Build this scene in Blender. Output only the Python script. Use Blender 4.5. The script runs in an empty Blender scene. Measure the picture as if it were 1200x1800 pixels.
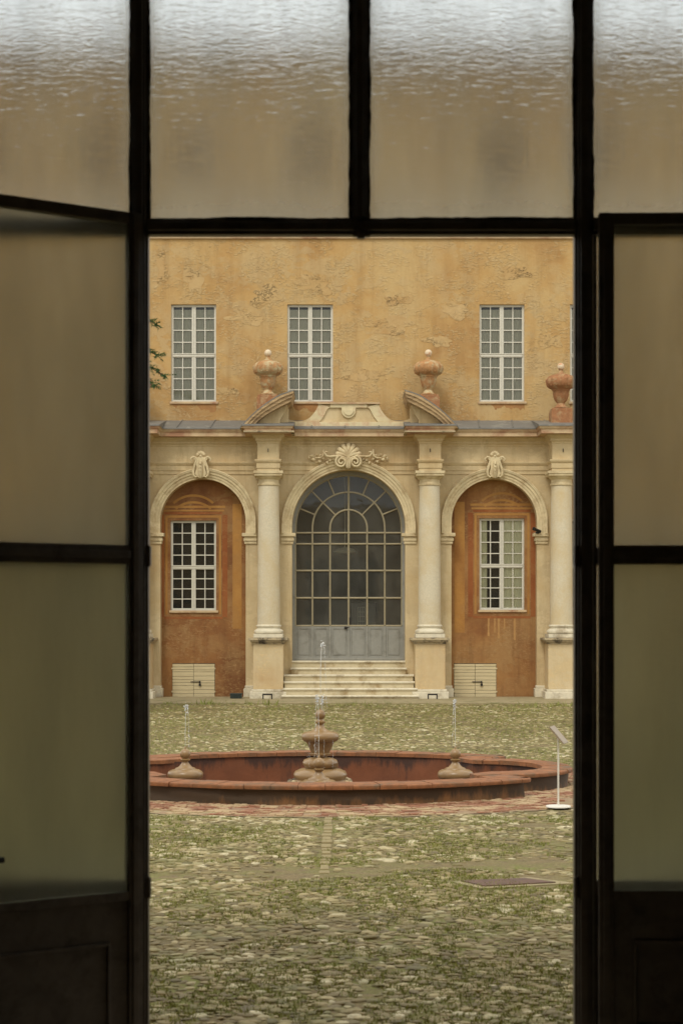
import bpy, math, random
import numpy as np
from mathutils import Vector, Matrix
random.seed(7); RNG = np.random.default_rng(7)
S = bpy.context.scene
COL = S.collection
PI = math.pi
EYE = 1.89; HOR = 1086.0; F = 3000.0          # eye height, horizon row and focal length measured on the photograph

# ------------------------------------------------------------ camera, sky, sun, exposure
cd = bpy.data.cameras.new('camera'); cam = bpy.data.objects.new('camera', cd); COL.objects.link(cam)
cam.location = (0, 0, EYE); cam.rotation_euler = (PI/2, 0, 0)
cd.sensor_fit = 'VERTICAL'; cd.sensor_height = 36; cd.sensor_width = 24; cd.lens = 60
cd.shift_y = 186/1800; cd.clip_start = 0.05; cd.clip_end = 500
cd.dof.use_dof = True; cd.dof.focus_distance = 36; cd.dof.aperture_fstop = 5.6
S.camera = cam
w = bpy.data.worlds.new('World'); S.world = w; w.use_nodes = True
SUN_EL, SUN_AZ = 56, 200
nt = w.node_tree; nt.nodes.clear()
sky = nt.nodes.new('ShaderNodeTexSky'); sky.sky_type = 'NISHITA'; sky.sun_disc = False
sky.sun_elevation = math.radians(SUN_EL); sky.sun_rotation = math.radians(SUN_AZ); sky.dust_density = 4
hs = nt.nodes.new('ShaderNodeHueSaturation'); hs.inputs['Saturation'].default_value = .25
mx = nt.nodes.new('ShaderNodeMix'); mx.data_type = 'RGBA'; mx.inputs[0].default_value = .7
mx.inputs['B'].default_value = (11.6, 11.7, 11.3, 1)
bg = nt.nodes.new('ShaderNodeBackground'); bg.inputs['Strength'].default_value = .1
wo = nt.nodes.new('ShaderNodeOutputWorld')
nt.links.new(sky.outputs[0], hs.inputs['Color']); nt.links.new(hs.outputs[0], mx.inputs['A'])
tcw = nt.nodes.new('ShaderNodeTexCoord'); spw = nt.nodes.new('ShaderNodeSeparateXYZ'); nt.links.new(tcw.outputs['Generated'], spw.inputs[0])
mrw = nt.nodes.new('ShaderNodeMapRange'); mrw.interpolation_type = 'SMOOTHSTEP'; nt.links.new(spw.outputs['Y'], mrw.inputs[0])
mrw.inputs[1].default_value = -.1; mrw.inputs[2].default_value = .9; mrw.inputs[3].default_value = 1; mrw.inputs[4].default_value = 1.5   # thinner, brighter cloud over the palace
vmw = nt.nodes.new('ShaderNodeVectorMath'); vmw.operation = 'SCALE'; nt.links.new(mx.outputs['Result'], vmw.inputs[0]); nt.links.new(mrw.outputs[0], vmw.inputs['Scale'])
nt.links.new(vmw.outputs[0], bg.inputs['Color']); nt.links.new(bg.outputs[0], wo.inputs[0])
sl = bpy.data.lights.new('sun', 'SUN'); so = bpy.data.objects.new('sun', sl); COL.objects.link(so)
sl.energy = .95; sl.angle = math.radians(14); sl.color = (1, .95, .86)
# light comes from behind the camera, high and a little to the left
d = Vector((0.22, 0.55, -0.83)); so.rotation_euler = d.to_track_quat('-Z', 'Y').to_euler()
S.view_settings.view_transform = 'Standard'; S.view_settings.look = 'None'
S.view_settings.exposure = 0.40; S.view_settings.gamma = 1

# ------------------------------------------------------------ helpers
def X(px, Y=40.0): return (px-600)*Y/F
def Z(py, Y=40.0): return EYE+(HOR-py)*Y/F
def lin(r, g, b):
    f = lambda c: (c/255/12.92 if c/255 <= .04045 else ((c/255+.055)/1.055)**2.4)
    return (f(r), f(g), f(b), 1)

def tag(o, label=None, cat=None, group=None, kind=None):
    if label: o['label'] = label
    if cat: o['category'] = cat
    if group: o['group'] = group
    if kind: o['kind'] = kind
    return o
def empty(name, loc=(0, 0, 0), rz=0, parent=None):
    o = bpy.data.objects.new(name, None); COL.objects.link(o); o.location = loc; o.rotation_euler = (0, 0, rz)
    o.empty_display_size = .2
    if parent: o.parent = parent
    return o

class MB:
    def __init__(s): s.v = []; s.f = []; s.m = []; s.mi = 0
    def face(s, idx): s.f.append(tuple(idx)); s.m.append(s.mi)
    def add(s, vs, fs):
        n = len(s.v); s.v += [tuple(p) for p in vs]
        for f in fs: s.face([i+n for i in f])
    def box(s, x0, x1, y0, y1, z0, z1):
        if x0 > x1: x0, x1 = x1, x0
        if y0 > y1: y0, y1 = y1, y0
        if z0 > z1: z0, z1 = z1, z0
        s.add([(x0,y0,z0),(x1,y0,z0),(x1,y1,z0),(x0,y1,z0),(x0,y0,z1),(x1,y0,z1),(x1,y1,z1),(x0,y1,z1)],
              [(0,3,2,1),(4,5,6,7),(0,1,5,4),(1,2,6,5),(2,3,7,6),(3,0,4,7)])
    def prism(s, pts, y0, y1):                 # polygon in XZ, extruded in Y
        n = len(pts)
        s.add([(x, y0, z) for x, z in pts]+[(x, y1, z) for x, z in pts],
              [tuple(range(n)), tuple(range(2*n-1, n-1, -1))]+[(i, i+n, (i+1) % n+n, (i+1) % n) for i in range(n)])
    def slab(s, pts, z0, z1):                  # polygon in XY, extruded in Z
        n = len(pts)
        s.add([(x, y, z0) for x, y in pts]+[(x, y, z1) for x, y in pts],
              [tuple(range(n-1, -1, -1)), tuple(range(n, 2*n))]+[(i, (i+1) % n, (i+1) % n+n, i+n) for i in range(n)])
    def lathe(s, cx, cy, prof, n=28, wob=None):
        vs = []; fs = []
        for k, (r, z) in enumerate(prof):
            for i in range(n):
                a = 2*PI*i/n; rr = r*(wob(a, k) if wob else 1)
                vs.append((cx+rr*math.cos(a), cy+rr*math.sin(a), z))
        m = len(prof)
        for k in range(m-1):
            for i in range(n):
                j = (i+1) % n; fs.append((k*n+i, (k+1)*n+i, (k+1)*n+j, k*n+j))
        fs.append(tuple(range(n))); fs.append(tuple((m-1)*n+i for i in range(n-1, -1, -1)))
        s.add(vs, fs)
    def tube(s, pts, r, n=6):
        pts = [Vector(p) for p in pts]; R = r if isinstance(r, (list, tuple)) else [r]*len(pts)
        vs = []; fs = []
        for i, p in enumerate(pts):
            t = (pts[min(i+1, len(pts)-1)]-pts[max(i-1, 0)])
            t = t.normalized() if t.length > 1e-9 else Vector((0, 0, 1))
            u = t.cross(Vector((0, 1, 0)) if abs(t.y) < .9 else Vector((1, 0, 0))).normalized(); v = t.cross(u)
            for k in range(n):
                a = 2*PI*k/n; vs.append(p+u*(R[i]*math.cos(a))+v*(R[i]*math.sin(a)))
        for i in range(len(pts)-1):
            for k in range(n):
                j = (k+1) % n; fs.append((i*n+k, i*n+j, (i+1)*n+j, (i+1)*n+k))
        fs.append(tuple(range(n-1, -1, -1))); fs.append(tuple((len(pts)-1)*n+i for i in range(n)))
        s.add(vs, fs)
    def blob(s, c, r, sx=1, sy=1, sz=1, n=8, m=5):
        vs = [(c[0], c[1], c[2]-r*sz)]; fs = []
        for j in range(1, m):
            b = -PI/2+PI*j/m
            for i in range(n):
                a = 2*PI*i/n
                vs.append((c[0]+r*sx*math.cos(b)*math.cos(a), c[1]+r*sy*math.cos(b)*math.sin(a), c[2]+r*sz*math.sin(b)))
        vs.append((c[0], c[1], c[2]+r*sz)); L = len(vs)-1
        for i in range(n):
            j = (i+1) % n
            fs.append((0, 1+j, 1+i)); fs.append((L, L-n+i, L-n+j))
            for k in range(m-2): fs.append((1+k*n+i, 1+k*n+j, 1+(k+1)*n+j, 1+(k+1)*n+i))
        s.add(vs, fs)
    def sweep(s, path, nrm, prof):             # path in XZ, profile = (offset along normal, Y)
        vs = []; m = len(prof); fs = []
        for (x, z), (nx, nz) in zip(path, nrm):
            for d, y in prof: vs.append((x+nx*d, y, z+nz*d))
        for i in range(len(path)-1):
            for k in range(m-1): fs.append((i*m+k, (i+1)*m+k, (i+1)*m+k+1, i*m+k+1))
        fs.append(tuple(range(m))); fs.append(tuple((len(path)-1)*m+k for k in range(m-1, -1, -1)))
        s.add(vs, fs)
    def wall(s, x0, x1, z0, z1, Y, holes, depth, step=None):   # facing -Y with rectangular holes and reveals
        xs = sorted({x0, x1}|{h[0] for h in holes}|{h[1] for h in holes})
        zs = sorted({z0, z1}|{h[2] for h in holes}|{h[3] for h in holes})
        for a, b in zip(xs, xs[1:]):
            for c, d_ in zip(zs, zs[1:]):
                mx_, mz = (a+b)/2, (c+d_)/2
                if any(h[0] < mx_ < h[1] and h[2] < mz < h[3] for h in holes): continue
                s.add([(a, Y, c), (b, Y, c), (b, Y, d_), (a, Y, d_)], [(0, 1, 2, 3)])
        for a, b, c, d_ in holes:
            q = depth
            s.add([(a,Y,c),(b,Y,c),(b,Y,d_),(a,Y,d_),(a,Y+q,c),(b,Y+q,c),(b,Y+q,d_),(a,Y+q,d_)],
                  [(0,1,5,4),(1,2,6,5),(2,3,7,6),(3,0,4,7)])
    def build(s, name, mats, parent=None, smooth=False, bevel=0, fix=True):
        me = bpy.data.meshes.new(name); me.from_pydata(s.v, [], s.f)
        if not isinstance(mats, (list, tuple)): mats = [mats]
        for m in mats: me.materials.append(m)
        me.polygons.foreach_set('material_index', s.m)
        if fix and len(s.f) < 60000:
            import bmesh
            bm = bmesh.new(); bm.from_mesh(me); bmesh.ops.recalc_face_normals(bm, faces=bm.faces); bm.to_mesh(me); bm.free()
        if smooth:
            me.polygons.foreach_set('use_smooth', [True]*len(me.polygons)); me.set_sharp_from_angle(angle=math.radians(smooth if smooth is not True else 40))
        me.update()
        o = bpy.data.objects.new(name, me); COL.objects.link(o)
        if parent: o.parent = parent
        if bevel:
            b = o.modifiers.new('bevel', 'BEVEL'); b.width = bevel; b.segments = 2; b.limit_method = 'ANGLE'; b.angle_limit = math.radians(50)
        return o

# ------------------------------------------------------------ materials
MATS = {}
def newmat(name):
    m = bpy.data.materials.new(name); m.use_nodes = True; n = m.node_tree; n.nodes.clear()
    out = n.nodes.new('ShaderNodeOutputMaterial'); p = n.nodes.new('ShaderNodeBsdfPrincipled')
    n.links.new(p.outputs[0], out.inputs[0]); MATS[name] = m
    return m, n, p, out
def N(n, t, **k):
    q = n.nodes.new(t)
    for a, b in k.items():
        if a.startswith('_'): q.inputs[a[1:].replace('_', ' ')].default_value = b
        else: setattr(q, a, b)
    return q
def coords(n, scale=(1, 1, 1), loc=(0, 0, 0)):
    g = N(n, 'ShaderNodeNewGeometry'); mp = N(n, 'ShaderNodeMapping'); mp.inputs['Scale'].default_value = scale; mp.inputs['Location'].default_value = loc
    n.links.new(g.outputs['Position'], mp.inputs[0]); return mp.outputs[0]
def noise(n, vec, sc, det=4, rough=.6, dist=0):
    q = N(n, 'ShaderNodeTexNoise'); q.inputs['Scale'].default_value = sc; q.inputs['Detail'].default_value = det
    q.inputs['Roughness'].default_value = rough; q.inputs['Distortion'].default_value = dist
    n.links.new(vec, q.inputs['Vector']); return q.outputs[0]
def ramp(n, fac, stops, interp='LINEAR'):
    r = N(n, 'ShaderNodeValToRGB'); e = r.color_ramp.elements; r.color_ramp.interpolation = interp
    while len(e) < len(stops): e.new(.5)
    for i, (p, c) in enumerate(stops):
        e[i].position = p; e[i].color = c if len(c) == 4 else (*c, 1)
    n.links.new(fac, r.inputs[0]); return r.outputs[0]
def mixc(n, fac, a, b, mode='MIX'):
    q = N(n, 'ShaderNodeMix', data_type='RGBA', blend_type=mode)
    for k, v in ((0, fac), ('A', a), ('B', b)):
        if isinstance(v, bpy.types.NodeSocket): n.links.new(v, q.inputs[k])
        else: q.inputs[k].default_value = v
    return q.outputs['Result']
def bump(n, h, p, strength=.5, dist=.02, prev=None):
    b = N(n, 'ShaderNodeBump'); b.inputs['Strength'].default_value = strength; b.inputs['Distance'].default_value = dist
    n.links.new(h, b.inputs['Height'])
    if prev: n.links.new(prev, b.inputs['Normal'])
    n.links.new(b.outputs[0], p.inputs['Normal']); return b.outputs[0]
W = (1, 1, 1, 1); K = (0, 0, 0, 1)
def grey(v): return (v, v, v, 1)

def simple(name, c, rough=.7, var=.25, sc=6, bs=.2, bd=.01, dirt=None, dsc=2.0, dth=(.5, .7), metal=0, stretch=(1, 1, 1)):
    m, n, p, o = newmat(name)
    v = coords(n, stretch)
    a = noise(n, v, sc, 6, .65)
    dk = tuple(x*(1-var) for x in c[:3])+(1,); lt = tuple(min(1, x*(1+var)) for x in c[:3])+(1,)
    col = ramp(n, a, [(.3, dk), (.7, lt)])
    if dirt:
        b = noise(n, v, dsc, 8, .7, .3)
        col = mixc(n, ramp(n, b, [(dth[0], K), (dth[1], W)]), col, dirt)
    n.links.new(col, p.inputs['Base Color']); p.inputs['Roughness'].default_value = rough; p.inputs['Metallic'].default_value = metal
    if bs: bump(n, noise(n, v, sc*4, 6, .7), p, bs, bd)
    return m

def plaster(name, base, light, dark, patch, relief=.6, seed=0, streak=.4):
    m, n, p, o = newmat(name)
    v = coords(n, (1, 1, 1), (seed, seed*1.7, seed*.6))
    big = noise(n, v, .55, 6, .6, .4); mid = noise(n, v, 2.2, 8, .65, .5); fine = noise(n, v, 14, 8, .7)
    col = ramp(n, big, [(.36, dark), (.5, base), (.64, light)])
    col = mixc(n, ramp(n, mid, [(.35, grey(.0)), (.75, grey(.55))]), col, light)
    # horizontal lumpy courses where the plaster has lost its skin
    vh = coords(n, (1, 1, 1.6), (seed+3, 0, seed))
    rub = noise(n, vh, 1.1, 14, .70, .05)
    crumb = mixc(n, 1.0, ramp(n, noise(n, coords(n, (1, 1, 1.7), (seed, 4, seed)), 15, 5, .6), [(.50, K), (.60, W)]), ramp(n, noise(n, v, 1.7, 5, .65), [(.47, K), (.58, W)]), 'MULTIPLY')
    zone = ramp(n, noise(n, v, .42, 3, .5), [(.38, grey(.5)), (.52, W)])
    flake = ramp(n, rub, [(.50, K), (.512, W)])
    lip = mixc(n, 1.0, ramp(n, rub, [(.493, K), (.500, grey(.34)), (.506, K)]), ramp(n, noise(n, v, 2.3, 4, .6), [(.48, K), (.56, W)]), 'MULTIPLY')
    pat = mixc(n, 1.0, flake, ramp(n, noise(n, v, 1.1, 6, .6), [(.42, grey(.1)), (.58, grey(.55))]), 'MULTIPLY')
    col = mixc(n, pat, col, patch)
    col = mixc(n, mixc(n, .6, K, crumb), col, tuple(min(1, x*1.12) for x in patch[:3])+(1,))
    col = mixc(n, mixc(n, 1.0, lip, zone, 'MULTIPLY'), col, tuple(x*.55 for x in dark[:3])+(1,))
    # rain streaks
    vs = coords(n, (1, 1, .12), (seed, 0, 0)); st = ramp(n, noise(n, vs, 3.5, 6, .7), [(.5, K), (.75, grey(streak))])
    col = mixc(n, st, col, tuple(x*.7 for x in dark[:3])+(1,))
    col = mixc(n, ramp(n, fine, [(.3, grey(.25)), (.6, K)]), col, dark)
    n.links.new(col, p.inputs['Base Color']); p.inputs['Roughness'].default_value = .93; p.inputs['Specular IOR Level'].default_value = .2
    b1 = bump(n, mixc(n, zone, flake, K, 'MULTIPLY') if False else flake, p, relief*.5, .03); b1 = bump(n, mixc(n, 1.0, crumb, zone, 'MULTIPLY'), p, relief, .035, b1); b2 = bump(n, mid, p, .45*relief, .06, b1); bump(n, fine, p, .35, .012, b2)
    return m

OCHRE = plaster('ochre_plaster', lin(183, 146, 92), lin(191, 162, 112), lin(164, 124, 76), lin(184, 160, 118), .5)
OCHRE2 = plaster('cream_plaster', lin(201, 180, 138), lin(208, 190, 152), lin(187, 159, 114), lin(182, 162, 126), .10, 5, .8)
NICHE = plaster('orange_fresco', lin(138, 94, 56), lin(160, 120, 74), lin(112, 72, 46), lin(158, 126, 84), .25, 11, .5)
BAND_O = plaster('fresco_ochre', lin(168, 120, 62), lin(178, 134, 76), lin(144, 98, 54), lin(160, 120, 72), .06, 14, .3)
BAND_R = plaster('fresco_red', lin(140, 84, 48), lin(156, 98, 56), lin(124, 70, 40), lin(150, 104, 64), .06, 17, .3)
PED = plaster('pedestal_plaster', lin(200, 180, 140), lin(208, 190, 154), lin(190, 158, 114), lin(206, 180, 132), .07, 21, .25)
STONE = simple('white_stone', lin(208, 198, 172), .8, .12, 9, .3, .01, lin(140, 122, 92), 2.5, (.52, .72))
SHAFT = simple('column_stone', lin(204, 192, 164), .85, .10, 30, .35, .008, lin(198, 176, 132), 1.1, (.42, .7))
TRIM = simple('cream_trim', lin(206, 188, 148), .85, .12, 7, .3, .008, lin(164, 138, 98), 3.2, (.47, .72))
CORN = simple('cornice_stone', lin(196, 170, 132), .85, .14, 5, .4, .012, lin(164, 122, 92), 1.4, (.48, .62))
CAPST = simple('ledge_stone', lin(176, 158, 124), .85, .2, 12, .5, .012, lin(84, 74, 58), 4, (.5, .62))
RAKE = simple('weathered_fascia', lin(178, 150, 110), .85, .25, 10, .6, .012, lin(120, 92, 62), 3, (.48, .7), stretch=(.4, .4, 2.5))
LEAD = simple('lead_sheet', lin(112, 109, 102), .55, .12, 4, .3, .01, lin(150, 146, 132), 3, (.55, .7))
TERRA = simple('terracotta', lin(152, 104, 66), .85, .22, 14, .5, .01, lin(176, 148, 108), 5, (.5, .66))
TERRA2 = simple('pale_terracotta', lin(170, 124, 78), .85, .22, 14, .5, .01, lin(188, 172, 132), 5, (.46, .62))
WPAINT = simple('white_paint', lin(206, 200, 182), .5, .05, 9, .1, .003)
HATCH = simple('cream_boards', lin(198, 182, 142), .6, .08, 8, .3, .004, lin(170, 150, 104), 3, (.55, .75), stretch=(.5, 1, 4))
GREYP = simple('grey_paint', lin(140, 138, 128), .5, .08, 6, .15, .004, lin(112, 108, 96), 3, (.5, .75))
BAR = simple('beige_bars', lin(150, 138, 108), .6, .15, 20, .2, .003)
IRON = simple('dark_iron', lin(40, 34, 30), .5, .2, 30, .2, .002, metal=.3)
RUST = simple('rusty_plate', lin(92, 66, 50), .7, .2, 12, .5, .004, lin(70, 58, 48), 5)
RIMB = simple('worn_brick', lin(134, 86, 50), .75, .35, 9, .5, .01, lin(100, 78, 54), 3, (.5, .64))
GLAZE = simple('fountain_stone', lin(142, 114, 76), .32, .12, 5, .12, .004, lin(112, 86, 54), 3.5, (.5, .75))
SIGNW = simple('white_metal', lin(222, 218, 206), .4, .04, 5, 0)
SIGNP = simple('beige_panel', lin(150, 134, 112), .5, .05, 5, 0)
GREENBOX = simple('dark_green_plastic', lin(34, 44, 36), .5, .1, 5, 0)
BLACKP = simple('black_plastic', lin(28, 26, 24), .45, .1, 5, 0)
ROOM = simple('room_plaster', lin(205, 190, 165), .9, .1, 3, .2, .01)
FLOORM = simple('stone_floor', lin(165, 150, 128), .6, .2, 3, .2, .01)
FRAME = simple('black_steel', lin(92, 83, 70), .4, .25, 12, .5, .003, lin(48, 42, 32), 9, (.5, .75))
PAVE = simple('paving_strip', lin(148, 134, 100), .9, .18, 4, .4, .01, lin(112, 108, 66), 2.6, (.5, .66))
CURT = simple('pale_curtain', lin(180, 178, 156), .9, .03, 5, 0, .02, stretch=(1.6, 1, .1))
CURTW = simple('white_shutter', lin(226, 224, 190), .8, .05, 4, .1, .01)
DARK = simple('painted_dark', lin(26, 24, 20), .9, .1, 4, 0)  # shade of unlit window interiors painted as colour; also backs the hatches
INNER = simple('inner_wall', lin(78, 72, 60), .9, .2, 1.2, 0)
ROOFT = simple('roof_tiles', lin(120, 80, 58), .85, .3, 8, .5, .02)
CHAND = simple('pale_lamp_shade', lin(200, 196, 170), .5, .05, 5, 0)

def stained(name, base, stain, z0, z1, thr):
    m, n, p, o = newmat(name); v = coords(n)
    col = ramp(n, noise(n, v, 2.5, 7, .65), [(.3, tuple(x*.72 for x in base[:3])+(1,)), (.7, tuple(x*1.2 for x in base[:3])+(1,))])
    sp = N(n, 'ShaderNodeSeparateXYZ'); g = N(n, 'ShaderNodeNewGeometry'); n.links.new(g.outputs['Position'], sp.inputs[0])
    mr = N(n, 'ShaderNodeMapRange'); mr.inputs[1].default_value = z0; mr.inputs[2].default_value = z1; n.links.new(sp.outputs[2], mr.inputs[0])
    a = noise(n, coords(n, (1, 1, .18)), 5.5, 8, .75); b = noise(n, coords(n, (1, 1, .6)), 1.4, 5, .6)
    ad = N(n, 'ShaderNodeMath', operation='ADD'); n.links.new(a, ad.inputs[0]); n.links.new(b, ad.inputs[1])
    ad2 = N(n, 'ShaderNodeMath', operation='MULTIPLY_ADD'); n.links.new(mr.outputs[0], ad2.inputs[0]); ad2.inputs[1].default_value = .30; n.links.new(ad.outputs[0], ad2.inputs[2]); hf = N(n, 'ShaderNodeMath', operation='MULTIPLY'); hf.inputs[1].default_value = .5; n.links.new(ad2.outputs[0], hf.inputs[0]); ad2 = hf
    col = mixc(n, ramp(n, ad2.outputs[0], [(thr, K), (thr+.09, grey(.85))]), col, stain)
    n.links.new(col, p.inputs['Base Color']); p.inputs['Roughness'].default_value = .7
    bump(n, noise(n, v, 14, 8, .7), p, .5, .01); return m
BRICKRED = stained('red_plaster', lin(120, 70, 40), lin(52, 36, 28), -.02, .17, .53)
OUTER = stained('stained_wall', lin(122, 84, 46), lin(50, 40, 26), .0, .17, .455)
def glass_clear(name, dust):
    m, n, p, o = newmat(name); n.nodes.remove(p)
    t = N(n, 'ShaderNodeBsdfTransparent'); t.inputs[0].default_value = (.92, .92, .89, 1)
    g = N(n, 'ShaderNodeBsdfGlossy'); g.inputs['Roughness'].default_value = .03
    f = N(n, 'ShaderNodeFresnel'); f.inputs[0].default_value = 1.5
    v = coords(n); b = N(n, 'ShaderNodeBump'); b.inputs['Strength'].default_value = .25; b.inputs['Distance'].default_value = .01
    n.links.new(noise(n, v, 2.5, 2, .5), b.inputs['Height']); n.links.new(b.outputs[0], g.inputs['Normal'])
    ma = N(n, 'ShaderNodeMath', operation='MULTIPLY'); ma.inputs[1].default_value = 1.0; n.links.new(f.outputs[0], ma.inputs[0])
    s = N(n, 'ShaderNodeMixShader'); n.links.new(ma.outputs[0], s.inputs[0]); n.links.new(t.outputs[0], s.inputs[1]); n.links.new(g.outputs[0], s.inputs[2])
    d_ = N(n, 'ShaderNodeBsdfDiffuse'); d_.inputs[0].default_value = (.30, .29, .24, 1)
    mr = N(n, 'ShaderNodeMapRange'); mr.inputs[1].default_value = .3; mr.inputs[2].default_value = .75; mr.inputs[3].default_value = dust*.5; mr.inputs[4].default_value = dust*1.6
    n.links.new(noise(n, coords(n, (1, 1, .6)), 2.2, 6, .7), mr.inputs[0])
    s2 = N(n, 'ShaderNodeMixShader'); n.links.new(mr.outputs[0], s2.inputs[0]); n.links.new(s.outputs[0], s2.inputs[1]); n.links.new(d_.outputs[0], s2.inputs[2])
    n.links.new(s2.outputs[0], o.inputs[0]); return m
GLASS = glass_clear('window_glass', .05); DGLASS = glass_clear('dusty_door_glass', .17)

def frosted(name, tint, rough, bs, dust, seed):
    m, n, p, o = newmat(name)
    p.inputs['Base Color'].default_value = tint; p.inputs['Transmission Weight'].default_value = 1
    p.inputs['Roughness'].default_value = rough; p.inputs['IOR'].default_value = 1.45
    vq = coords(n, (1, 1, .22), (seed, 0, seed)); n.links.new(ramp(n, noise(n, vq, 3, 7, .7), [(.3, tuple(x*.80 for x in tint[:3])+(1,)), (.7, tuple(x*1.14 for x in tint[:3])+(1,))]), p.inputs['Base Color'])
    v = coords(n, (.75, 1, 3.2), (seed, 0, seed)); h = noise(n, v, 24, 2.5, .5, .5)
    v2 = coords(n, (1, 1, .06), (seed, 0, 0)); h2 = noise(n, v2, 34, 2, .5)
    b1 = bump(n, h, p, bs, .0045); bump(n, h2, p, .5, .0012, b1)
    tr = N(n, 'ShaderNodeBsdfTranslucent'); tr.inputs[0].default_value = (.62, .58, .48, 1)
    # grime gathered along the edges of each pane and drifting over it
    tc = N(n, 'ShaderNodeTexCoord'); sp = N(n, 'ShaderNodeSeparateXYZ'); n.links.new(tc.outputs['Generated'], sp.inputs[0])
    def edge(sock, wdt):
        a = N(n, 'ShaderNodeMath', operation='SUBTRACT'); a.inputs[1].default_value = .5; n.links.new(sock, a.inputs[0])
        b = N(n, 'ShaderNodeMath', operation='ABSOLUTE'); n.links.new(a.outputs[0], b.inputs[0])
        c = N(n, 'ShaderNodeMapRange'); c.inputs[1].default_value = .5-wdt; c.inputs[2].default_value = .5; n.links.new(b.outputs[0], c.inputs[0]); return c.outputs[0]
    ex = edge(sp.outputs[0], .10)
    lo = N(n, 'ShaderNodeMapRange'); lo.inputs[1].default_value = .22; lo.inputs[2].default_value = 0; n.links.new(sp.outputs[2], lo.inputs[0])
    mx_ = N(n, 'ShaderNodeMath', operation='MAXIMUM'); n.links.new(ex, mx_.inputs[0]); n.links.new(lo.outputs[0], mx_.inputs[1])
    sq = N(n, 'ShaderNodeMath', operation='POWER'); sq.inputs[1].default_value = 2.0; n.links.new(mx_.outputs[0], sq.inputs[0])
    vn = coords(n, (1, 1, .35), (seed*2, 0, 0)); dn = noise(n, vn, 4.5, 9, .75)
    ml = N(n, 'ShaderNodeMath', operation='MULTIPLY_ADD'); n.links.new(sq.outputs[0], ml.inputs[0]); ml.inputs[1].default_value = dust*1.6
    dm = N(n, 'ShaderNodeMapRange'); dm.inputs[1].default_value = .3; dm.inputs[2].default_value = .8; dm.inputs[3].default_value = dust*.35; dm.inputs[4].default_value = dust*1.3
    n.links.new(dn, dm.inputs[0]); n.links.new(dm.outputs[0], ml.inputs[2])
    s = N(n, 'ShaderNodeMixShader'); n.links.new(ml.outputs[0], s.inputs[0]); n.links.new(p.outputs[0], s.inputs[1]); n.links.new(tr.outputs[0], s.inputs[2])
    n.links.new(s.outputs[0], o.inputs[0]); return m
FROST_T = frosted('rippled_glass', (.57, .60, .61, 1), .10, .23, .18, 0)
FROST_D = frosted('frosted_door_glass', (.58, .57, .49, 1), .27, .15, .10, 3); FROST_L = frosted('greenish_door_glass', (.39, .42, .34, 1), .30, .15, .09, 8)
FROST_S = frosted('frosted_side_glass', (.78, .77, .70, 1), .20, .15, .07, 6)

def ground_mat():
    m, n, p, o = newmat('mossy_earth'); v = coords(n)
    a = noise(n, v, .8, 6, .6, .3); b = noise(n, v, 9, 8, .7); c = noise(n, v, 90, 4, .7)
    col = ramp(n, b, [(.3, lin(88, 74, 48)), (.7, lin(128, 108, 72))])
    g = ramp(n, noise(n, v, 6, 10, .8, .3), [(.42, K), (.53, W)])
    g2 = ramp(n, a, [(.42, grey(.08)), (.58, grey(.95))])
    gm = mixc(n, 1.0, g, g2, 'MULTIPLY')
    col = mixc(n, gm, col, ramp(n, c, [(.3, lin(82, 88, 30)), (.7, lin(122, 124, 46))]))
    col = mixc(n, ramp(n, noise(n, v, 38, 6, .8), [(.5, K), (.62, grey(.75))]), col, lin(142, 130, 92)); col = mixc(n, ramp(n, noise(n, v, 28, 6, .8), [(.36, grey(.7)), (.46, K)]), col, lin(66, 60, 34))
    n.links.new(col, p.inputs['Base Color']); p.inputs['Roughness'].default_value = .95
    b1 = bump(n, b, p, .6, .03); bump(n, c, p, .5, .006, b1); return m
EARTH = ground_mat()
def stone_mat():
    m, n, p, o = newmat('river_cobble'); v = coords(n)
    at = N(n, 'ShaderNodeAttribute', attribute_name='shade')
    col = ramp(n, at.outputs['Fac'], [(0, lin(88, 74, 42)), (.3, lin(114, 98, 58)), (.6, lin(140, 123, 78)), (.82, lin(172, 156, 112)), (1, lin(196, 184, 148))])
    col = mixc(n, ramp(n, noise(n, v, 30, 5, .7), [(.35, grey(.5)), (.6, K)]), col, lin(104, 96, 60))
    col = mixc(n, ramp(n, noise(n, v, 2.6, 6, .7, .3), [(.48, K), (.62, grey(.5))]), col, lin(98, 100, 42))
    n.links.new(col, p.inputs['Base Color']); p.inputs['Roughness'].default_value = .7
    bump(n, noise(n, v, 60, 5, .7), p, .4, .004); return m
COBBLE = stone_mat()
def leaf_mat(name, a, b):
    m, n, p, o = newmat(name); v = coords(n); col = ramp(n, noise(n, v, 12, 3, .6), [(.3, a), (.7, b)])
    n.links.new(col, p.inputs['Base Color']); p.inputs['Roughness'].default_value = .7; return m
GRASS = leaf_mat('grass_blades', lin(98, 106, 36), lin(142, 142, 64))
NEEDLE = leaf_mat('conifer_needles', lin(48, 78, 40), lin(80, 112, 56))
BARK = simple('bark', lin(80, 62, 46), .9, .3, 20, .6, .01)
def water_mats():
    m, n, p, o = newmat('pool_water'); p.inputs['Base Color'].default_value = lin(90, 60, 46); p.inputs['Roughness'].default_value = .05
    bump(n, noise(n, coords(n), 14, 3, .5), p, .3, .02)
    m2, n2, p2, o2 = newmat('jet_water'); p2.inputs['Base Color'].default_value = (.9, .92, .9, 1); p2.inputs['Roughness'].default_value = .15
    p2.inputs['Transmission Weight'].default_value = .55; p2.inputs['IOR'].default_value = 1.33
    return m, m2
POOL, JET = water_mats()

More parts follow.
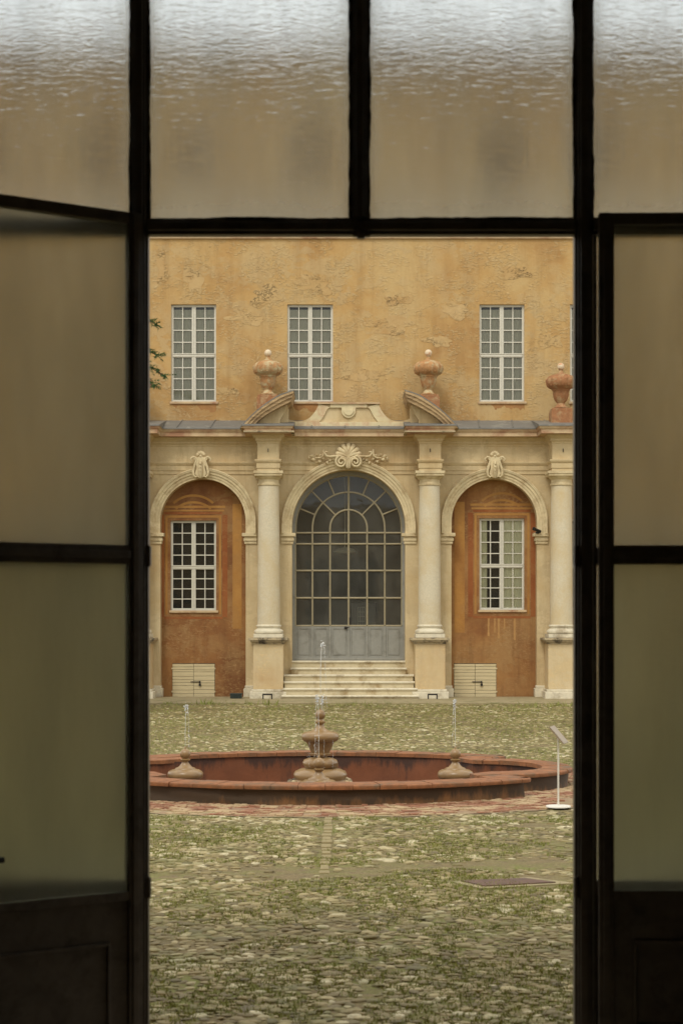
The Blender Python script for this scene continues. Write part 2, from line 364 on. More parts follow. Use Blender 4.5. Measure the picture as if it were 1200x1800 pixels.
# ------------------------------------------------------------ value noise for scattering
class VN:
    def __init__(s, seed): s.g = np.random.default_rng(seed).random((256, 256))
    def __call__(s, x, y):
        xi = np.floor(x).astype(int); yi = np.floor(y).astype(int); fx = x-xi; fy = y-yi
        fx = fx*fx*(3-2*fx); fy = fy*fy*(3-2*fy); g = s.g
        a = g[xi % 256, yi % 256]; b = g[(xi+1) % 256, yi % 256]; c = g[xi % 256, (yi+1) % 256]; d_ = g[(xi+1) % 256, (yi+1) % 256]
        return (a*(1-fx)+b*fx)*(1-fy)+(c*(1-fx)+d_*fx)*fy
vn1, vn2, vn3 = VN(1), VN(2), VN(3)

# ------------------------------------------------------------ fountain outline (mixtilinear basin)
FC = (-0.24, 19.37)
def arc(cx, cy, R, a0, a1, n): return [(cx+R*math.cos(math.radians(a0+(a1-a0)*i/n)), cy+R*math.sin(math.radians(a0+(a1-a0)*i/n))) for i in range(n+1)]
def lobes():
    R = 3.37; h = math.degrees(math.asin(2.18/R)); cy = -2.23+R
    front = arc(0, cy, R, -90-h, -90+h, 40)
    r = 1.0625; hs_ = math.degrees(math.asin(1.05/r)); cx = 2.8-r
    side = arc(cx, 0, r, -hs_, hs_, 22)
    back = [(-x, -y) for x, y in front]; left = [(-x, -y) for x, y in side]
    return front+side+back+left
RAW = lobes()
def resample(pts, n):
    P = np.array(pts+[pts[0]]); L = np.r_[0, np.cumsum(np.hypot(*np.diff(P, axis=0).T))]
    t = np.linspace(0, L[-1], n, endpoint=False); return np.c_[np.interp(t, L, P[:, 0]), np.interp(t, L, P[:, 1])], L[-1]
def offset(n, d):
    P, L = resample(RAW, n); T = np.roll(P, -1, 0)-np.roll(P, 1, 0); T /= np.hypot(T[:, 0], T[:, 1])[:, None]
    Nn = np.c_[T[:, 1], -T[:, 0]]
    return P+Nn*d+np.array(FC)
def fdist(x, y):                                # rough outline distance (positive outside)
    P = offset(160, 0); dx = x[:, None]-P[:, 0]; dy = y[:, None]-P[:, 1]
    dd = np.sqrt(dx*dx+dy*dy).min(1)
    # inside test by crossing number
    ins = np.zeros(len(x), bool); Q = np.roll(P, -1, 0)
    for (x0, y0), (x1, y1) in zip(P, Q):
        c = ((y0 > y) != (y1 > y)) & (x < (x1-x0)*(y-y0)/(y1-y0+1e-12)+x0); ins ^= c
    return np.where(ins, -dd, dd)

# ------------------------------------------------------------ ground
def ground():
    n = 200; P = offset(n, -.12); b = MB(); rr = []
    for f in (0, .02, .06, .15, .4, 1):
        for x, y in P:
            dx, dy = x-FC[0], y-FC[1]; L = math.hypot(dx, dy); R = L+(120-L)*f
            rr.append((FC[0]+dx/L*R, FC[1]+dy/L*R, 0))
    fs = [(k*n+i, k*n+(i+1) % n, (k+1)*n+(i+1) % n, (k+1)*n+i) for k in range(5) for i in range(n)]
    b.add(rr, fs); tag(b.build('ground', EARTH), kind='structure')
ground()
b = MB(); b.box(-18, 18, 37.35, 40.2, -.05, .035)
for k in range(24):
    pass
tag(b.build('pavement', PAVE, bevel=.01), kind='structure')

def bare(x, y):                                  # sandy, stone-free places
    q = vn1(x*1.1+10, y*.6+3)*.42+vn2(x*2.3, y*1.4)*.34+vn3(x*6, y*4)*.24
    band = np.exp(-((y-(12.75+.05*x+.25*np.sin(x*1.3)))/.42)**2)*.36*(.3+1.3*vn2(x*1.7+5, y*2))+np.exp(-((x-.02-.1*np.sin(y))/.10)**2)*.08*(y < 12)
    band += np.exp(-((y-15.4)/.25)**2)*np.exp(-((x+1.9)/.6)**2)*.4
    return q+band
def scatter(x0, x1, y0, y1, sx, sy):
    nx = int((x1-x0)/sx); ny = int((y1-y0)/sy)
    gx, gy = np.meshgrid(np.arange(nx), np.arange(ny)); gx = gx+.5*(gy % 2)
    x = x0+(gx.ravel()+RNG.uniform(-.3, .3, gx.size))*sx; y = y0+(gy.ravel()+RNG.uniform(-.3, .3, gx.size))*sy
    return x, y
def domes(x, y, near):
    k = len(x)
    if near:
        rings = [(1.0, 8, -.5), (.95, 8, .55), (.62, 8, .95)]
    else: rings = [(1.0, 6, -.1), (.6, 6, .8)]
    th0 = RNG.uniform(0, 2*PI, k)
    a = RNG.uniform(.020, .052, k)*np.where(RNG.random(k) < .12, 1.3, 1); bb = a*RNG.uniform(.5, 1.0, k); h = a*RNG.uniform(.10, .24, k)
    rot = RNG.uniform(0, PI, k); tilt = RNG.normal(0, .12, k)
    vs = []; L = []
    for r, n, z in rings:
        for i in range(n):
            ang = 2*PI*i/n; jr = RNG.uniform(.76, 1.16, k)
            lx = a*r*math.cos(ang)*jr; ly = bb*r*math.sin(ang)*jr
            vs.append(np.c_[x+lx*np.cos(rot)-ly*np.sin(rot), y+lx*np.sin(rot)+ly*np.cos(rot), h*z+lx*tilt*.5+.002])
    vs.append(np.c_[x, y, h+.0*x])
    V = np.stack(vs, 1); m = V.shape[1]; fs = []
    n = rings[0][1]
    for q in range(len(rings)-1):
        for i in range(n): fs.append((q*n+i, q*n+(i+1) % n, (q+1)*n+(i+1) % n, (q+1)*n+i))
    quads = np.array(fs)[None]+(np.arange(k)*m)[:, None, None]
    t0 = (len(rings)-1)*n; tr = np.array([(t0+i, t0+(i+1) % n, m-1) for i in range(n)])[None]+(np.arange(k)*m)[:, None, None]
    return V.reshape(-1, 3), quads.reshape(-1, 4), tr.reshape(-1, 3), m
def cobbles():
    Vs = []; Q = []; T = []; Sh = []; off = 0
    for (x0, x1, y0, y1, sx, sy, near, th) in ((-3.2, 3.4, 6.35, 17.3, .074, .062, True, .76), (-5.2, 5.6, 17.3, 21.5, .08, .066, True, .76), (-7, 7.4, 21.5, 37.3, .10, .078, False, .74)):
        x, y = scatter(x0, x1, y0, y1, sx, sy)
        keep = (bare(x, y)+RNG.normal(0, .05, len(x)) < th) & (RNG.random(len(x)) < .97)
        keep &= ~((x > .8) & (x < 1.62) & (y > 11.85) & (y < 12.5))
        keep &= ~((abs(x-(-.13)) < .07) & (y > 12.5) & (y < 16.2))
        x, y = x[keep], y[keep]; dd = fdist(x, y); kk = dd > .98+.1*vn2(x*3, y*3); x, y = x[kk], y[kk]
        v, q, t, m = domes(x, y, near)
        if not near:
            v = v.copy(); c = np.repeat(np.c_[x, y], m, 0); v[:, :2] = c+(v[:, :2]-c)*1.05; v[:, 2] *= 1.2
        Vs.append(v); Q.append(q+off); T.append(t+off); off += len(v)
        Sh.append(np.repeat(np.clip(RNG.normal(.5, .24, len(x))+(RNG.random(len(x)) < .08)*.4+(vn1(x*1.5, y*1.5)-.5)*.4, 0, 1), m))
    V = np.concatenate(Vs); Q = np.concatenate(Q); T = np.concatenate(T); sh = np.concatenate(Sh).astype('f')
    me = bpy.data.meshes.new('cobblestones'); me.vertices.add(len(V)); me.vertices.foreach_set('co', V.ravel().astype('f'))
    me.loops.add(Q.size+T.size); me.loops.foreach_set('vertex_index', np.r_[Q.ravel(), T.ravel()].astype('i'))
    me.polygons.add(len(Q)+len(T))
    me.polygons.foreach_set('loop_start', np.r_[np.arange(len(Q))*4, Q.size+np.arange(len(T))*3].astype('i'))
    me.polygons.foreach_set('use_smooth', np.ones(len(Q)+len(T), bool))
    me.update(calc_edges=True); at = me.attributes.new('shade', 'FLOAT', 'POINT'); at.data.foreach_set('value', sh)
    me.materials.append(COBBLE); o = bpy.data.objects.new('cobblestones', me); COL.objects.link(o)
    tag(o, 'worn rounded river cobbles paving the courtyard', 'cobblestones', kind='stuff'); print('cobbles', len(V))
cobbles()
def grass():
    V = []; 
    for (x0, x1, y0, y1, cnt, hh) in ((-3, 3.2, 6.5, 16.2, 160000, .017), (-6.5, 7, 22, 37.2, 60000, .022), (2.6, 5, 16, 23, 3000, .02), (-5, -3, 16, 23, 2000, .02)):
        x = RNG.uniform(x0, x1, cnt); y = RNG.uniform(y0, y1, cnt)
        g = vn3(x*1.1+40, y*.8)*.5+vn2(x*5, y*5+7)*.5
        k = (g > .46) & (bare(x, y) < .72) & (fdist(x, y) > .9); x, y = x[k], y[k]
        V.append((x, y, hh*RNG.uniform(.5, 1.7, len(x))))
    # small tufts
    for (tx, ty, n, hh, sp) in ((1.05, 10.9, 260, .05, .10), (-2.9, 37.2, 50, .30, .12), (-2.0, 37.25, 30, .25, .25), (-3.75, 37.2, 30, .2, .06), (-1.6, 37.0, 30, .3, .1), (.5, 37.1, 60, .2, .5), (4.1, 36.0, 60, .25, .3), (4.7, 36.4, 40, .25, .2),
                               (.2, 36.8, 60, .15, .4), (-1.4, 35, 60, .15, .2), (3.6, 34.5, 60, .15, .2)):
        V.append((tx+RNG.normal(0, sp, n), ty+RNG.normal(0, sp, n), hh*.5*RNG.uniform(.4, 1.1, n)))
    x = np.concatenate([v[0] for v in V]); y = np.concatenate([v[1] for v in V]); h = np.concatenate([v[2] for v in V])
    n = len(x); a = RNG.uniform(0, PI, n); wd = .0035+h*.06; lx = RNG.normal(0, .4, n)*h; ly = RNG.normal(0, .4, n)*h
    P = np.stack([np.c_[x-wd*np.cos(a), y-wd*np.sin(a), 0*x], np.c_[x+wd*np.cos(a), y+wd*np.sin(a), 0*x], np.c_[x+lx, y+ly, h]], 1).reshape(-1, 3)
    me = bpy.data.meshes.new('grass'); me.from_pydata(P.tolist(), [], np.arange(3*n).reshape(-1, 3).tolist()); me.materials.append(GRASS)
    o = bpy.data.objects.new('grass', me); COL.objects.link(o); tag(o, 'short grass and moss growing between the cobbles', 'grass', kind='stuff')
grass()

# apron of worn brick round the fountain
def apron():
    b = MB(); n = 200; A = resample(RAW, n)[0]; dr_ = A/np.hypot(A[:, 0], A[:, 1])[:, None]; A = A*.98
    RR = np.hypot(A[:, 0], A[:, 1])+1.06
    for _ in range(6): RR = (np.roll(RR, 1)+RR*2+np.roll(RR, -1))/4
    B = dr_*(RR+.03*np.sin(np.arange(n)*1.7))[:, None]+np.array(FC); A = A+np.array(FC)
    b.mi = 1
    for i in range(n):
        j = (i+1) % n; b.add([(*A[i], .006), (*A[j], .006), (*B[j], .006), (*B[i], .006)], [(0, 1, 2, 3)])
    b.mi = 0
    M_ = 130
    for r in range(13):
        P0 = offset(M_, .03+r*.072)
        for i in range(M_):
            if random.random() < .08+.03*r: continue
            p = Vector(P0[i]); q = Vector(P0[(i+1) % M_]); t = (q-p)
            if t.length > .3 or t.length < .04: continue
            nn = Vector((t.y, -t.x)).normalized(); cut = [(0, .96)] if r % 3 else [(0, .45), (.52, .97)]
            for c0_, c1_ in cut:
                jt = Vector((random.uniform(-.006, .006), random.uniform(-.006, .006))); p2 = p+t*c0_+jt; q2 = p+t*c1_+jt+nn*random.uniform(-.006, .006); wd = random.uniform(.05, .064)
                b.slab([tuple(p2), tuple(p2+nn*wd), tuple(q2+nn*wd), tuple(q2)][::-1], -.02, .010+random.uniform(0, .012))
    o = b.build('brick_paving', [APB, APE], bevel=.006); tag(o, kind='structure')
APB = simple('apron_brick', lin(134, 90, 64), .9, .28, 8, .6, .01, lin(172, 148, 112), 3, (.46, .56))
APE = simple('apron_dust', lin(136, 108, 82), .95, .2, 8, .5, .01, lin(150, 136, 98), 3, (.45, .6))
apron()
# straight row of squared slabs leading to the fountain
b = MB(); y = 12.6
while y < 16.1:
    L = random.uniform(.16, .3); b.box(-.165+random.uniform(-.01, .01), -.085+random.uniform(-.01, .01), y, y+L*random.uniform(.5,.85), -.01, .008+random.uniform(0, .006)); y += L
b2 = simple('slab_row', lin(136, 122, 84), .85, .15, 12, .4, .005)
o = b.build('slab_row', b2, bevel=.01); tag(o, kind='structure')

# ------------------------------------------------------------ fountain
def fountain():
    r = empty('fountain', (FC[0], FC[1], 0)); tag(r, 'lobed red brick fountain with low basin and turned stone pedestals in the courtyard', 'fountain')
    def bld(b, name, m, par=r, **k):
        o = b.build(name, m, None, **k)
        for v in o.data.vertices: v.co.x -= FC[0]; v.co.y -= FC[1]
        o.parent = par; return o
    n = 240
    def ringwall(d, z0, z1, nz=4, wob=.006):
        b = MB(); P = offset(n, d)
        for k in range(nz+1):
            z = z0+(z1-z0)*k/nz
            for i, (x, y) in enumerate(P):
                e = wob*math.sin(i*.37+k*2)+random.uniform(-wob, wob)*.3; b.v.append((x+e, y+e, z))
        for k in range(nz):
            for i in range(n): b.face((k*n+i, k*n+(i+1) % n, (k+1)*n+(i+1) % n, (k+1)*n+i))
        return b
    bld(ringwall(0, -.04, .175), 'outer_wall', OUTER, smooth=60)
    bld(ringwall(-.27, -.5, .18), 'inner_wall', BRICKRED, smooth=60)
    # rim: coping bricks laid side by side
    b = MB(); m = 64; q = 6; O = offset(m*q, .055); I = offset(m*q, -.29)
    for k in range(m):
        z1 = .215+random.uniform(-.004, .004); z0 = .165; jo = random.uniform(-.008, .008)
        idx = [(k*q+i) % (m*q) for i in range(q+1)]
        og = []; 
        for i in idx:
            o_, i_ = Vector(O[i]), Vector(I[i]); dr = (o_-i_).normalized(); o_ = o_+dr*jo
            og.append((o_, i_))
        g = .035
        og[0] = (og[0][0].lerp(og[1][0], g*3), og[0][1].lerp(og[1][1], g*3))
        vs = []
        for o_, i_ in og:
            d_ = (o_-i_).normalized()
            for (pt, z) in ((i_, z0), (i_, z1-.004), (i_+d_*.012, z1), (o_-d_*.02, z1-.002), (o_-d_*.004, z1-.012), (o_, z1-.026), (o_-d_*.006, z0)): vs.append((pt.x, pt.y, z))
        fs = [(a*7+c, a*7+(c+1) % 7, (a+1)*7+(c+1) % 7, (a+1)*7+c) for a in range(q) for c in range(7)]+[tuple(range(7)), tuple(q*7+c for c in range(6, -1, -1))]
        b.add(vs, fs)
    bld(b, 'rim', RIMB, smooth=35)
    b = MB(); P = offset(n, -.28)
    b.add([(FC[0], FC[1], -.2)]+[(x, y, -.2) for x, y in P], [(0, i+1, (i+1) % n+1) for i in range(n)])
    bld(b, 'water', POOL)
    small = [(.10, -.22), (.10, .02), (.13, .052), (.172, .060), (.193, .076), (.202, .10), (.202, .125), (.190, .148), (.16, .165), (.118, .174), (.112, .186), (.08, .198), (.055, .222), (.036, .25), (.038, .262), (.056, .275), (.058, .284), (.04, .29), (.03, .297)]
    ball = [(.06*math.cos(t), .345+.06*math.sin(t)) for t in [math.radians(a) for a in range(-55, 91, 14)]]
    small = small+ball+[(.012, .405), (.010, .425), (.004, .43)]
    for (dx, dy) in ((-1.53, 0), (1.53, 0), (0, -1.24), (0, 1.24)):
        b = MB(); b.lathe(FC[0]+dx, FC[1]+dy, small, 32); bld(b, 'nozzle_pedestal', GLAZE, smooth=50)
    big = [(.30, -.22), (.33, .0), (.345, .02), (.30, .045), (.285, .06), (.30, .085), (.305, .115), (.285, .15), (.23, .175), (.16, .185), (.175, .2), (.198, .225), (.20, .25), (.185, .28), (.14, .298), (.08, .305), (.07, .315), (.085, .33), (.115, .335), (.12, .35), (.105, .358),
           (.108, .37), (.13, .42), (.146, .455), (.156, .474), (.160, .484), (.178, .488), (.198, .502), (.209, .520), (.213, .540), (.210, .560), (.200, .580), (.178, .593), (.145, .600), (.11, .606), (.08, .62), (.055, .64), (.036, .675), (.04, .69), (.056, .70), (.058, .715), (.04, .722), (.034, .735)]
    big += [(.058*math.cos(t), .79+.058*math.sin(t)) for t in [math.radians(a) for a in range(-55, 91, 14)]]+[(.01, .85), (.008, .87)]
    b = MB(); b.lathe(FC[0], FC[1], big, 36); bld(b, 'central_pedestal', GLAZE, smooth=50)
    # rough rock collar at the foot of the centre
    b = MB()
    for k in range(34):
        a = 2*PI*k/34; b.blob((FC[0]+.35*math.cos(a), FC[1]+.35*math.sin(a), .01+random.uniform(-.02, .02)), random.uniform(.025, .045), n=6, m=4)
    bld(b, 'rock_collar', CAPST)
    # jets
    def jet(x, y, z0, h, lean, dn):
        b = MB(); pts = []; rad = []
        for k in range(15):
            t = k/14; pts.append((x+lean*.25*t*t+random.uniform(-.0015, .0015), y, z0+h*t)); rad.append(.0018+.0015*t+random.uniform(0, .0008))
        b.tube(pts, rad, 6)
        tx = x+lean*.25
        for k in range(26): b.blob((tx+random.gauss(lean*.2, .010), y+random.gauss(0, .01), z0+h+random.gauss(-.02, .028)), random.uniform(.004, .010), n=6, m=4)
        for k in range(dn):
            t = k/dn; px_ = tx+lean*(.3+.9*t**.6)+random.gauss(0, .004); pz = z0+h*(1-t**1.6)
            b.blob((px_, y+random.gauss(0, .006), pz-.01), random.uniform(.0015, .0042), sz=random.uniform(1, 3), n=6, m=4)
        for k in range(18): b.blob((x+random.gauss(lean, .06), y+random.gauss(0, .06), z0-.02+abs(random.gauss(0, .08))), random.uniform(.0015, .003), n=5, m=3)
        bld(b, 'water_jet', JET, smooth=60)
    jet(FC[0], FC[1], .86, .74, .05, 60)
    jet(FC[0]-1.53, FC[1], .42, .48, .03, 50); jet(FC[0]+1.53, FC[1], .42, .50, -.02, 50)
    jet(FC[0], FC[1]-1.24, .42, .62, -.03, 60); jet(FC[0], FC[1]+1.24, .42, .5, .02, 40)
    # water spilling off the bowl
    for a in (-2.2, -1.35, -1.75, -.8):
        b = MB(); x0, y0 = FC[0]+.205*math.cos(a), FC[1]+.205*math.sin(a)
        for k in range(26):
            t = k/26; b.blob((x0+random.gauss(0, .003), y0-.02*t, .55-t*.35), random.uniform(.0014, .003), sz=2.2, n=5, m=4)
        bld(b, 'bowl_spill', JET, smooth=60)
fountain()

# ------------------------------------------------------------ palace
pal = empty('palace', (0, 40, 0)); tag(pal, 'long ochre plaster palace with a cream arcaded porch in the middle', 'palace')
def part(b, name, mats, par=None, **k):
    o = b.build(name, mats, None, **k)
    o.parent = par or pal
    o.matrix_parent_inverse = Matrix.Translation((0, -40, 0)) if par is None else Matrix.Identity(4)
    return o
YW = 40.5                                        # main wall face
YN = 40.28                                       # niche wall face
def hole(px0, px1, py0, py1, Y): return (X(px0, Y), X(px1, Y), Z(py1, Y), Z(py0, Y))
U = [(301, 380), (505, 585), (842, 921), (1001, 1082), (143, 222), (-60, 19), (1208, 1287)]
upper = [hole(a, c, 535, 706, YW) for a, c in U]
second = [hole(a, c, 215, 330, YW) for a, c in U]
wing = [hole(a, c, 912, 1072, YW) for a, c in U if a > 990 or a < 222]
doorhole = hole(509, 716, 822, 1161, YW)
niche_win = {'l': (300, 380, 915, 1073), 'r': (842, 921, 911, 1072)}
b = MB(); b.wall(-15, 15, 0, Z(108, YW), YW, upper+second+wing+[doorhole], .16)
part(b, 'plaster_wall', OCHRE)
b = MB(); b.prism([(-15, Z(420, YW)), (15, Z(420, YW)), (15, Z(413, YW)), (-15, Z(413, YW))], YW-.05, YW+.02); b.box(-15, 15, YW-.08, YW+.02, Z(413, YW), Z(409, YW))
part(b, 'string_course', CORN, bevel=.01)
zt = Z(108, YW); b = MB(); b.box(-15.1, 15.1, YW-.25, YW+.3, zt, zt+.15); b.box(-15.2, 15.2, YW-.45, YW+.3, zt+.15, zt+.35); part(b, 'eaves', CORN)
b = MB(); b.add([(-15.3, YW-.6, zt+.35), (15.3, YW-.6, zt+.35), (15.3, YW+7, zt+2.6), (-15.3, YW+7, zt+2.6), (-15.3, YW+14, zt+.35), (15.3, YW+14, zt+.35)], [(0, 1, 2, 3), (3, 2, 5, 4)]); part(b, 'roof', ROOFT)
b = MB()
for x in (-15, 15): b.add([(x, YW, 0), (x, YW+13, 0), (x, YW+13, zt+.3), (x, YW+6.5, zt+2.3), (x, YW, zt+.3)], [(0, 1, 2, 3, 4)])
b.add([(-15, YW+13, 0), (15, YW+13, 0), (15, YW+13, zt+.3), (-15, YW+13, zt+.3)], [(0, 1, 2, 3)]); part(b, 'outer_walls', OCHRE)

def window(h, Yf, kind, rows=4, sillm=CORN, glaze='curtain', seed=0):
    """casement window set in its hole; returns the frame part with glass, sill and backing below it"""
    x0, x1, z0, z1 = h; y0 = Yf+.07; b = MB(); fw = .032; cx = (x0+x1)/2; H = z1-z0
    b.box(x0, x0+fw, y0, y0+.06, z0, z1); b.box(x1-fw, x1, y0, y0+.06, z0, z1)
    b.box(x0+fw, x1-fw, y0, y0+.06, z1-fw, z1); b.box(x0+fw, x1-fw, y0, y0+.06, z0, z0+fw)
    b.box(cx-.030, cx-.003, y0-.006, y0+.054, z0+fw, z1-fw); b.box(cx+.003, cx+.030, y0-.006, y0+.054, z0+fw, z1-fw); b.box(cx-.003, cx+.003, y0+.03, y0+.054, z0+fw, z1-fw)
    zm = z0+H*(.48 if rows == 4 else .5)
    halves = [(z0+fw, zm-.03), (zm+.03, z1-fw)] if rows == 4 else [(z0+fw, z1-fw)]
    if rows == 4:
        b.box(x0+fw, x1-fw, y0-.012, y0+.05, zm-.03, zm+.03)
        b.box(x0+fw, x1-fw, y0-.025, y0, zm+.028, zm+.04)
    for za, zb in halves:
        for xa, xb in ((x0+fw, cx-.030), (cx+.030, x1-fw)):
            s = .020
            b.box(xa, xa+s, y0+.008, y0+.045, za, zb); b.box(xb-s, xb, y0+.008, y0+.045, za, zb)
            b.box(xa+s, xb-s, y0+.008, y0+.045, za, za+s); b.box(xa+s, xb-s, y0+.008, y0+.045, zb-s, zb)
            mxx = (xa+xb)/2; b.box(mxx-.011, mxx+.011, y0+.012, y0+.04, za+s, zb-s)
            for k in range(1, rows):
                zz = za+(zb-za)*k/rows; b.box(xa+s, mxx-.011, y0+.014, y0+.038, zz-.011, zz+.011); b.box(mxx+.011, xb-s, y0+.014, y0+.038, zz-.011, zz+.011)
    w_ = part(b, 'window', WPAINT)
    g = MB(); g.add([(x0+.02, y0+.03, z0+.02), (x1-.02, y0+.03, z0+.02), (x1-.02, y0+.03, z1-.02), (x0+.02, y0+.03, z1-.02)], [(0, 1, 2, 3)])
    def sub(bb, nm, m, **k):
        o = bb.build(nm, m, None, **k); o.parent = w_; return o
    sub(g, 'window_glass', GLASS, fix=False)
    g = MB(); g.box(x0-.03, x1+.05, Yf-.035, Yf+.07, z0-.055, z0); sub(g, 'sill', sillm, bevel=.008)
    yb = y0+.062
    if glaze in ('curtain', 'half'):
        a, c = (x0, x1) if glaze == 'curtain' else (cx+.03, x1)
        for (p, q) in ([(a, cx-.01), (cx+.01, c)] if glaze == 'curtain' else [(a, c), (x0, x0+.19)]):
            g = MB(); nn = 40; rw = random.Random(seed+int(p*10))
            pts = [(p+(q-p)*i/nn, yb+.012+.006*math.sin(i*1.1+seed)+rw.uniform(-.002, .002)) for i in range(nn+1)]
            top = z1-.02-(H*.035 if glaze == 'curtain' else 0)
            g.add([(x, y, z0+.01) for x, y in pts]+[(x, y, top) for x, y in pts], [(i, i+1, nn+2+i, nn+1+i) for i in range(nn)])
            sub(g, 'curtain', CURT if glaze == 'curtain' else CURTW, smooth=True)
    return w_
def recess(h, Yf, dep=.5):                       # near-black box behind a window; the unlit room's shade is in its colour
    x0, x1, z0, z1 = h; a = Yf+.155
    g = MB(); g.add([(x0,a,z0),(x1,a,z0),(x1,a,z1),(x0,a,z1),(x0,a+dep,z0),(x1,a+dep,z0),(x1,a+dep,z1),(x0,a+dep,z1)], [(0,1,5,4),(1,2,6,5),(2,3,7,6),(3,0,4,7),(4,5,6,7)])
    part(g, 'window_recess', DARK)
i = 0
for h in upper: window(h, YW, 0, seed=i); recess(h, YW); i += 1
SHUT = simple('brown_shutter', lin(142, 116, 80), .8, .15, 6, .2, .01)
for h in second:
    g = MB(); x0, x1, z0, z1 = h; cx = (x0+x1)/2; g.box(x0, x1, YW+.10, YW+.13, z0, z1)
    for (a, c) in ((x0+.01, cx-.01), (cx+.01, x1-.01)):
        zq = z0+.04
        while zq < z1-.06: g.box(a, c, YW+.07, YW+.098, zq, zq+.045); zq += .07
    part(g, 'window_shutter', SHUT)
for h in wing: window(h, YW, 0, seed=i); recess(h, YW); i += 1

SILLST = simple('rust_run_stain', lin(160, 116, 70), .95, .2, 5, .1, .003)
for hx_ in upper:
    g = MB(); z0_ = hx_[2]-.055
    n_ = 40; xs_ = [hx_[0]+(hx_[1]-hx_[0])*q/n_ for q in range(n_+1)]; dd_ = []; v_ = .05
    for q in range(n_+1):
        v_ = min(.2, max(.01, v_+random.uniform(-.055, .055))); dd_.append(v_)
    g.add([(x_, YW-.002, z0_) for x_ in xs_]+[(x_, YW-.002, z0_-d_) for x_, d_ in zip(xs_, dd_)], [(q, q+1, n_+2+q, n_+1+q) for q in range(n_)])
    part(g, 'sill_stain', SILLST)
# bare patches where the top coat has fallen off
PATCH = plaster('bare_render', lin(184, 152, 102), lin(192, 164, 118), lin(172, 134, 84), lin(190, 162, 116), 1.0, 31, .2)
for (px, py, rw, rh) in ((551, 499, 29, 15), (688, 572, 42, 13), (340, 492, 15, 26), (436, 560, 26, 12), (700, 528, 22, 9), (800, 545, 26, 12), (965, 600, 18, 14), (468, 520, 24, 18), (640, 660, 30, 10), (905, 480, 30, 9), (770, 600, 20, 10), (285, 470, 10, 26), (400, 688, 16, 7)):
    rr_ = random.Random(px); ph = [rr_.uniform(0, 6.3) for _ in range(7)]; pts = []
    for k in range(60):
        a_ = 2*PI*k/60; q = 1+sum(math.sin(a_*(j+2)+ph[j])*.22/(j+1)**.6 for j in range(7))+rr_.uniform(-.04, .04)
        pts.append((X(px+rw*q*math.cos(a_), YW), Z(py-rh*q*math.sin(a_), YW)))
    g = MB(); g.prism(pts, YW-.005, YW-.0008); part(g, 'bare_patch', PATCH)
# --- arcade (porch) wall
SP_S, SP_C = 917, 925                             # springing rows
def arch_path(cpx, rpx, spy, imp, n=36, Y=40.0):
    cx, cz, R = X(cpx, Y), Z(spy, Y), rpx*Y/F
    p = [(cx-R, Z(imp, Y))]; nn = [(-1, 0)]
    for k in range(n+1):
        a = PI-PI*k/n; p.append((cx+R*math.cos(a), cz+R*math.sin(a))); nn.append((math.cos(a), math.sin(a)))
    p.append((cx+R, Z(imp, Y))); nn.append((1, 0)); return p, nn
ARCH = [(357, 75, SP_S), (612.5, 99.5, SP_C), (868, 75, SP_S)]
xl, xr = X(222), X(1005); ztop = Z(757)
b = MB(); prev = xl
for cpx, rpx, spy in ARCH:
    p, _ = arch_path(cpx, rpx, spy, 1228); a0, a1 = p[0][0], p[-1][0]
    b.add([(prev, 40, 0), (a0, 40, 0), (a0, 40, ztop), (prev, 40, ztop)], [(0, 1, 2, 3)])
    for (xa, za), (xb, zb) in zip(p[1:-2], p[2:-1]): b.add([(xa, 40, za), (xb, 40, zb), (xb, 40, ztop), (xa, 40, ztop)], [(0, 1, 2, 3)])
    depth = YN if rpx < 90 else 40.52
    for (xa, za), (xb, zb) in zip(p, p[1:]): b.add([(xa, 40, za), (xb, 40, zb), (xb, depth, zb), (xa, depth, za)], [(0, 1, 2, 3)])
    prev = a1
b.add([(prev, 40, 0), (xr, 40, 0), (xr, 40, ztop), (prev, 40, ztop)], [(0, 1, 2, 3)])
b.add([(xl, 40, 0), (xl, YW, 0), (xl, YW, ztop), (xl, 40, ztop)], [(0, 1, 2, 3)]); b.add([(xr, 40, 0), (xr, YW, 0), (xr, YW, ztop), (xr, 40, ztop)], [(0, 1, 2, 3)])
part(b, 'arcade_wall', OCHRE2)
for cpx, rpx, spy in ARCH:                        # archivolts, imposts
    p, nn = arch_path(cpx, rpx, spy, 938)
    s = 1/75
    prof = [(0, 40.02), (0, 39.965), (.05, 39.965), (.055, 39.95), (.11, 39.945), (.12, 39.925), (.175, 39.92), (.185, 39.90), (.235, 39.885), (.25, 39.905), (.255, 40.02)]
    q = MB(); q.sweep(p, nn, prof); part(q, 'archivolt', TRIM, smooth=30)
    for sgn in (-1, 1):
        e = X(cpx)+sgn*rpx/75; q = MB()
        for (z0, z1, pr) in ((956, 951, .03), (951, 946, .05), (946, 943, .035), (943, 937, .085)):
            xi = e-sgn*pr; xo = e+sgn*.26
            q.box(xi, xo, 40-pr, 40.2, Z(z0), Z(z1))
        part(q, 'impost', TRIM, bevel=.006)
        q = MB(); xi = e-sgn*.05; xo = e+sgn*.27
        if rpx < 90: q.box(xi, xo, 39.95, 40.26, 0.03, Z(1210)); q.box(e-sgn*.02, xo, 39.975, 40.25, Z(1210), Z(1205)); part(q, 'pier_plinth', STONE, bevel=.015)
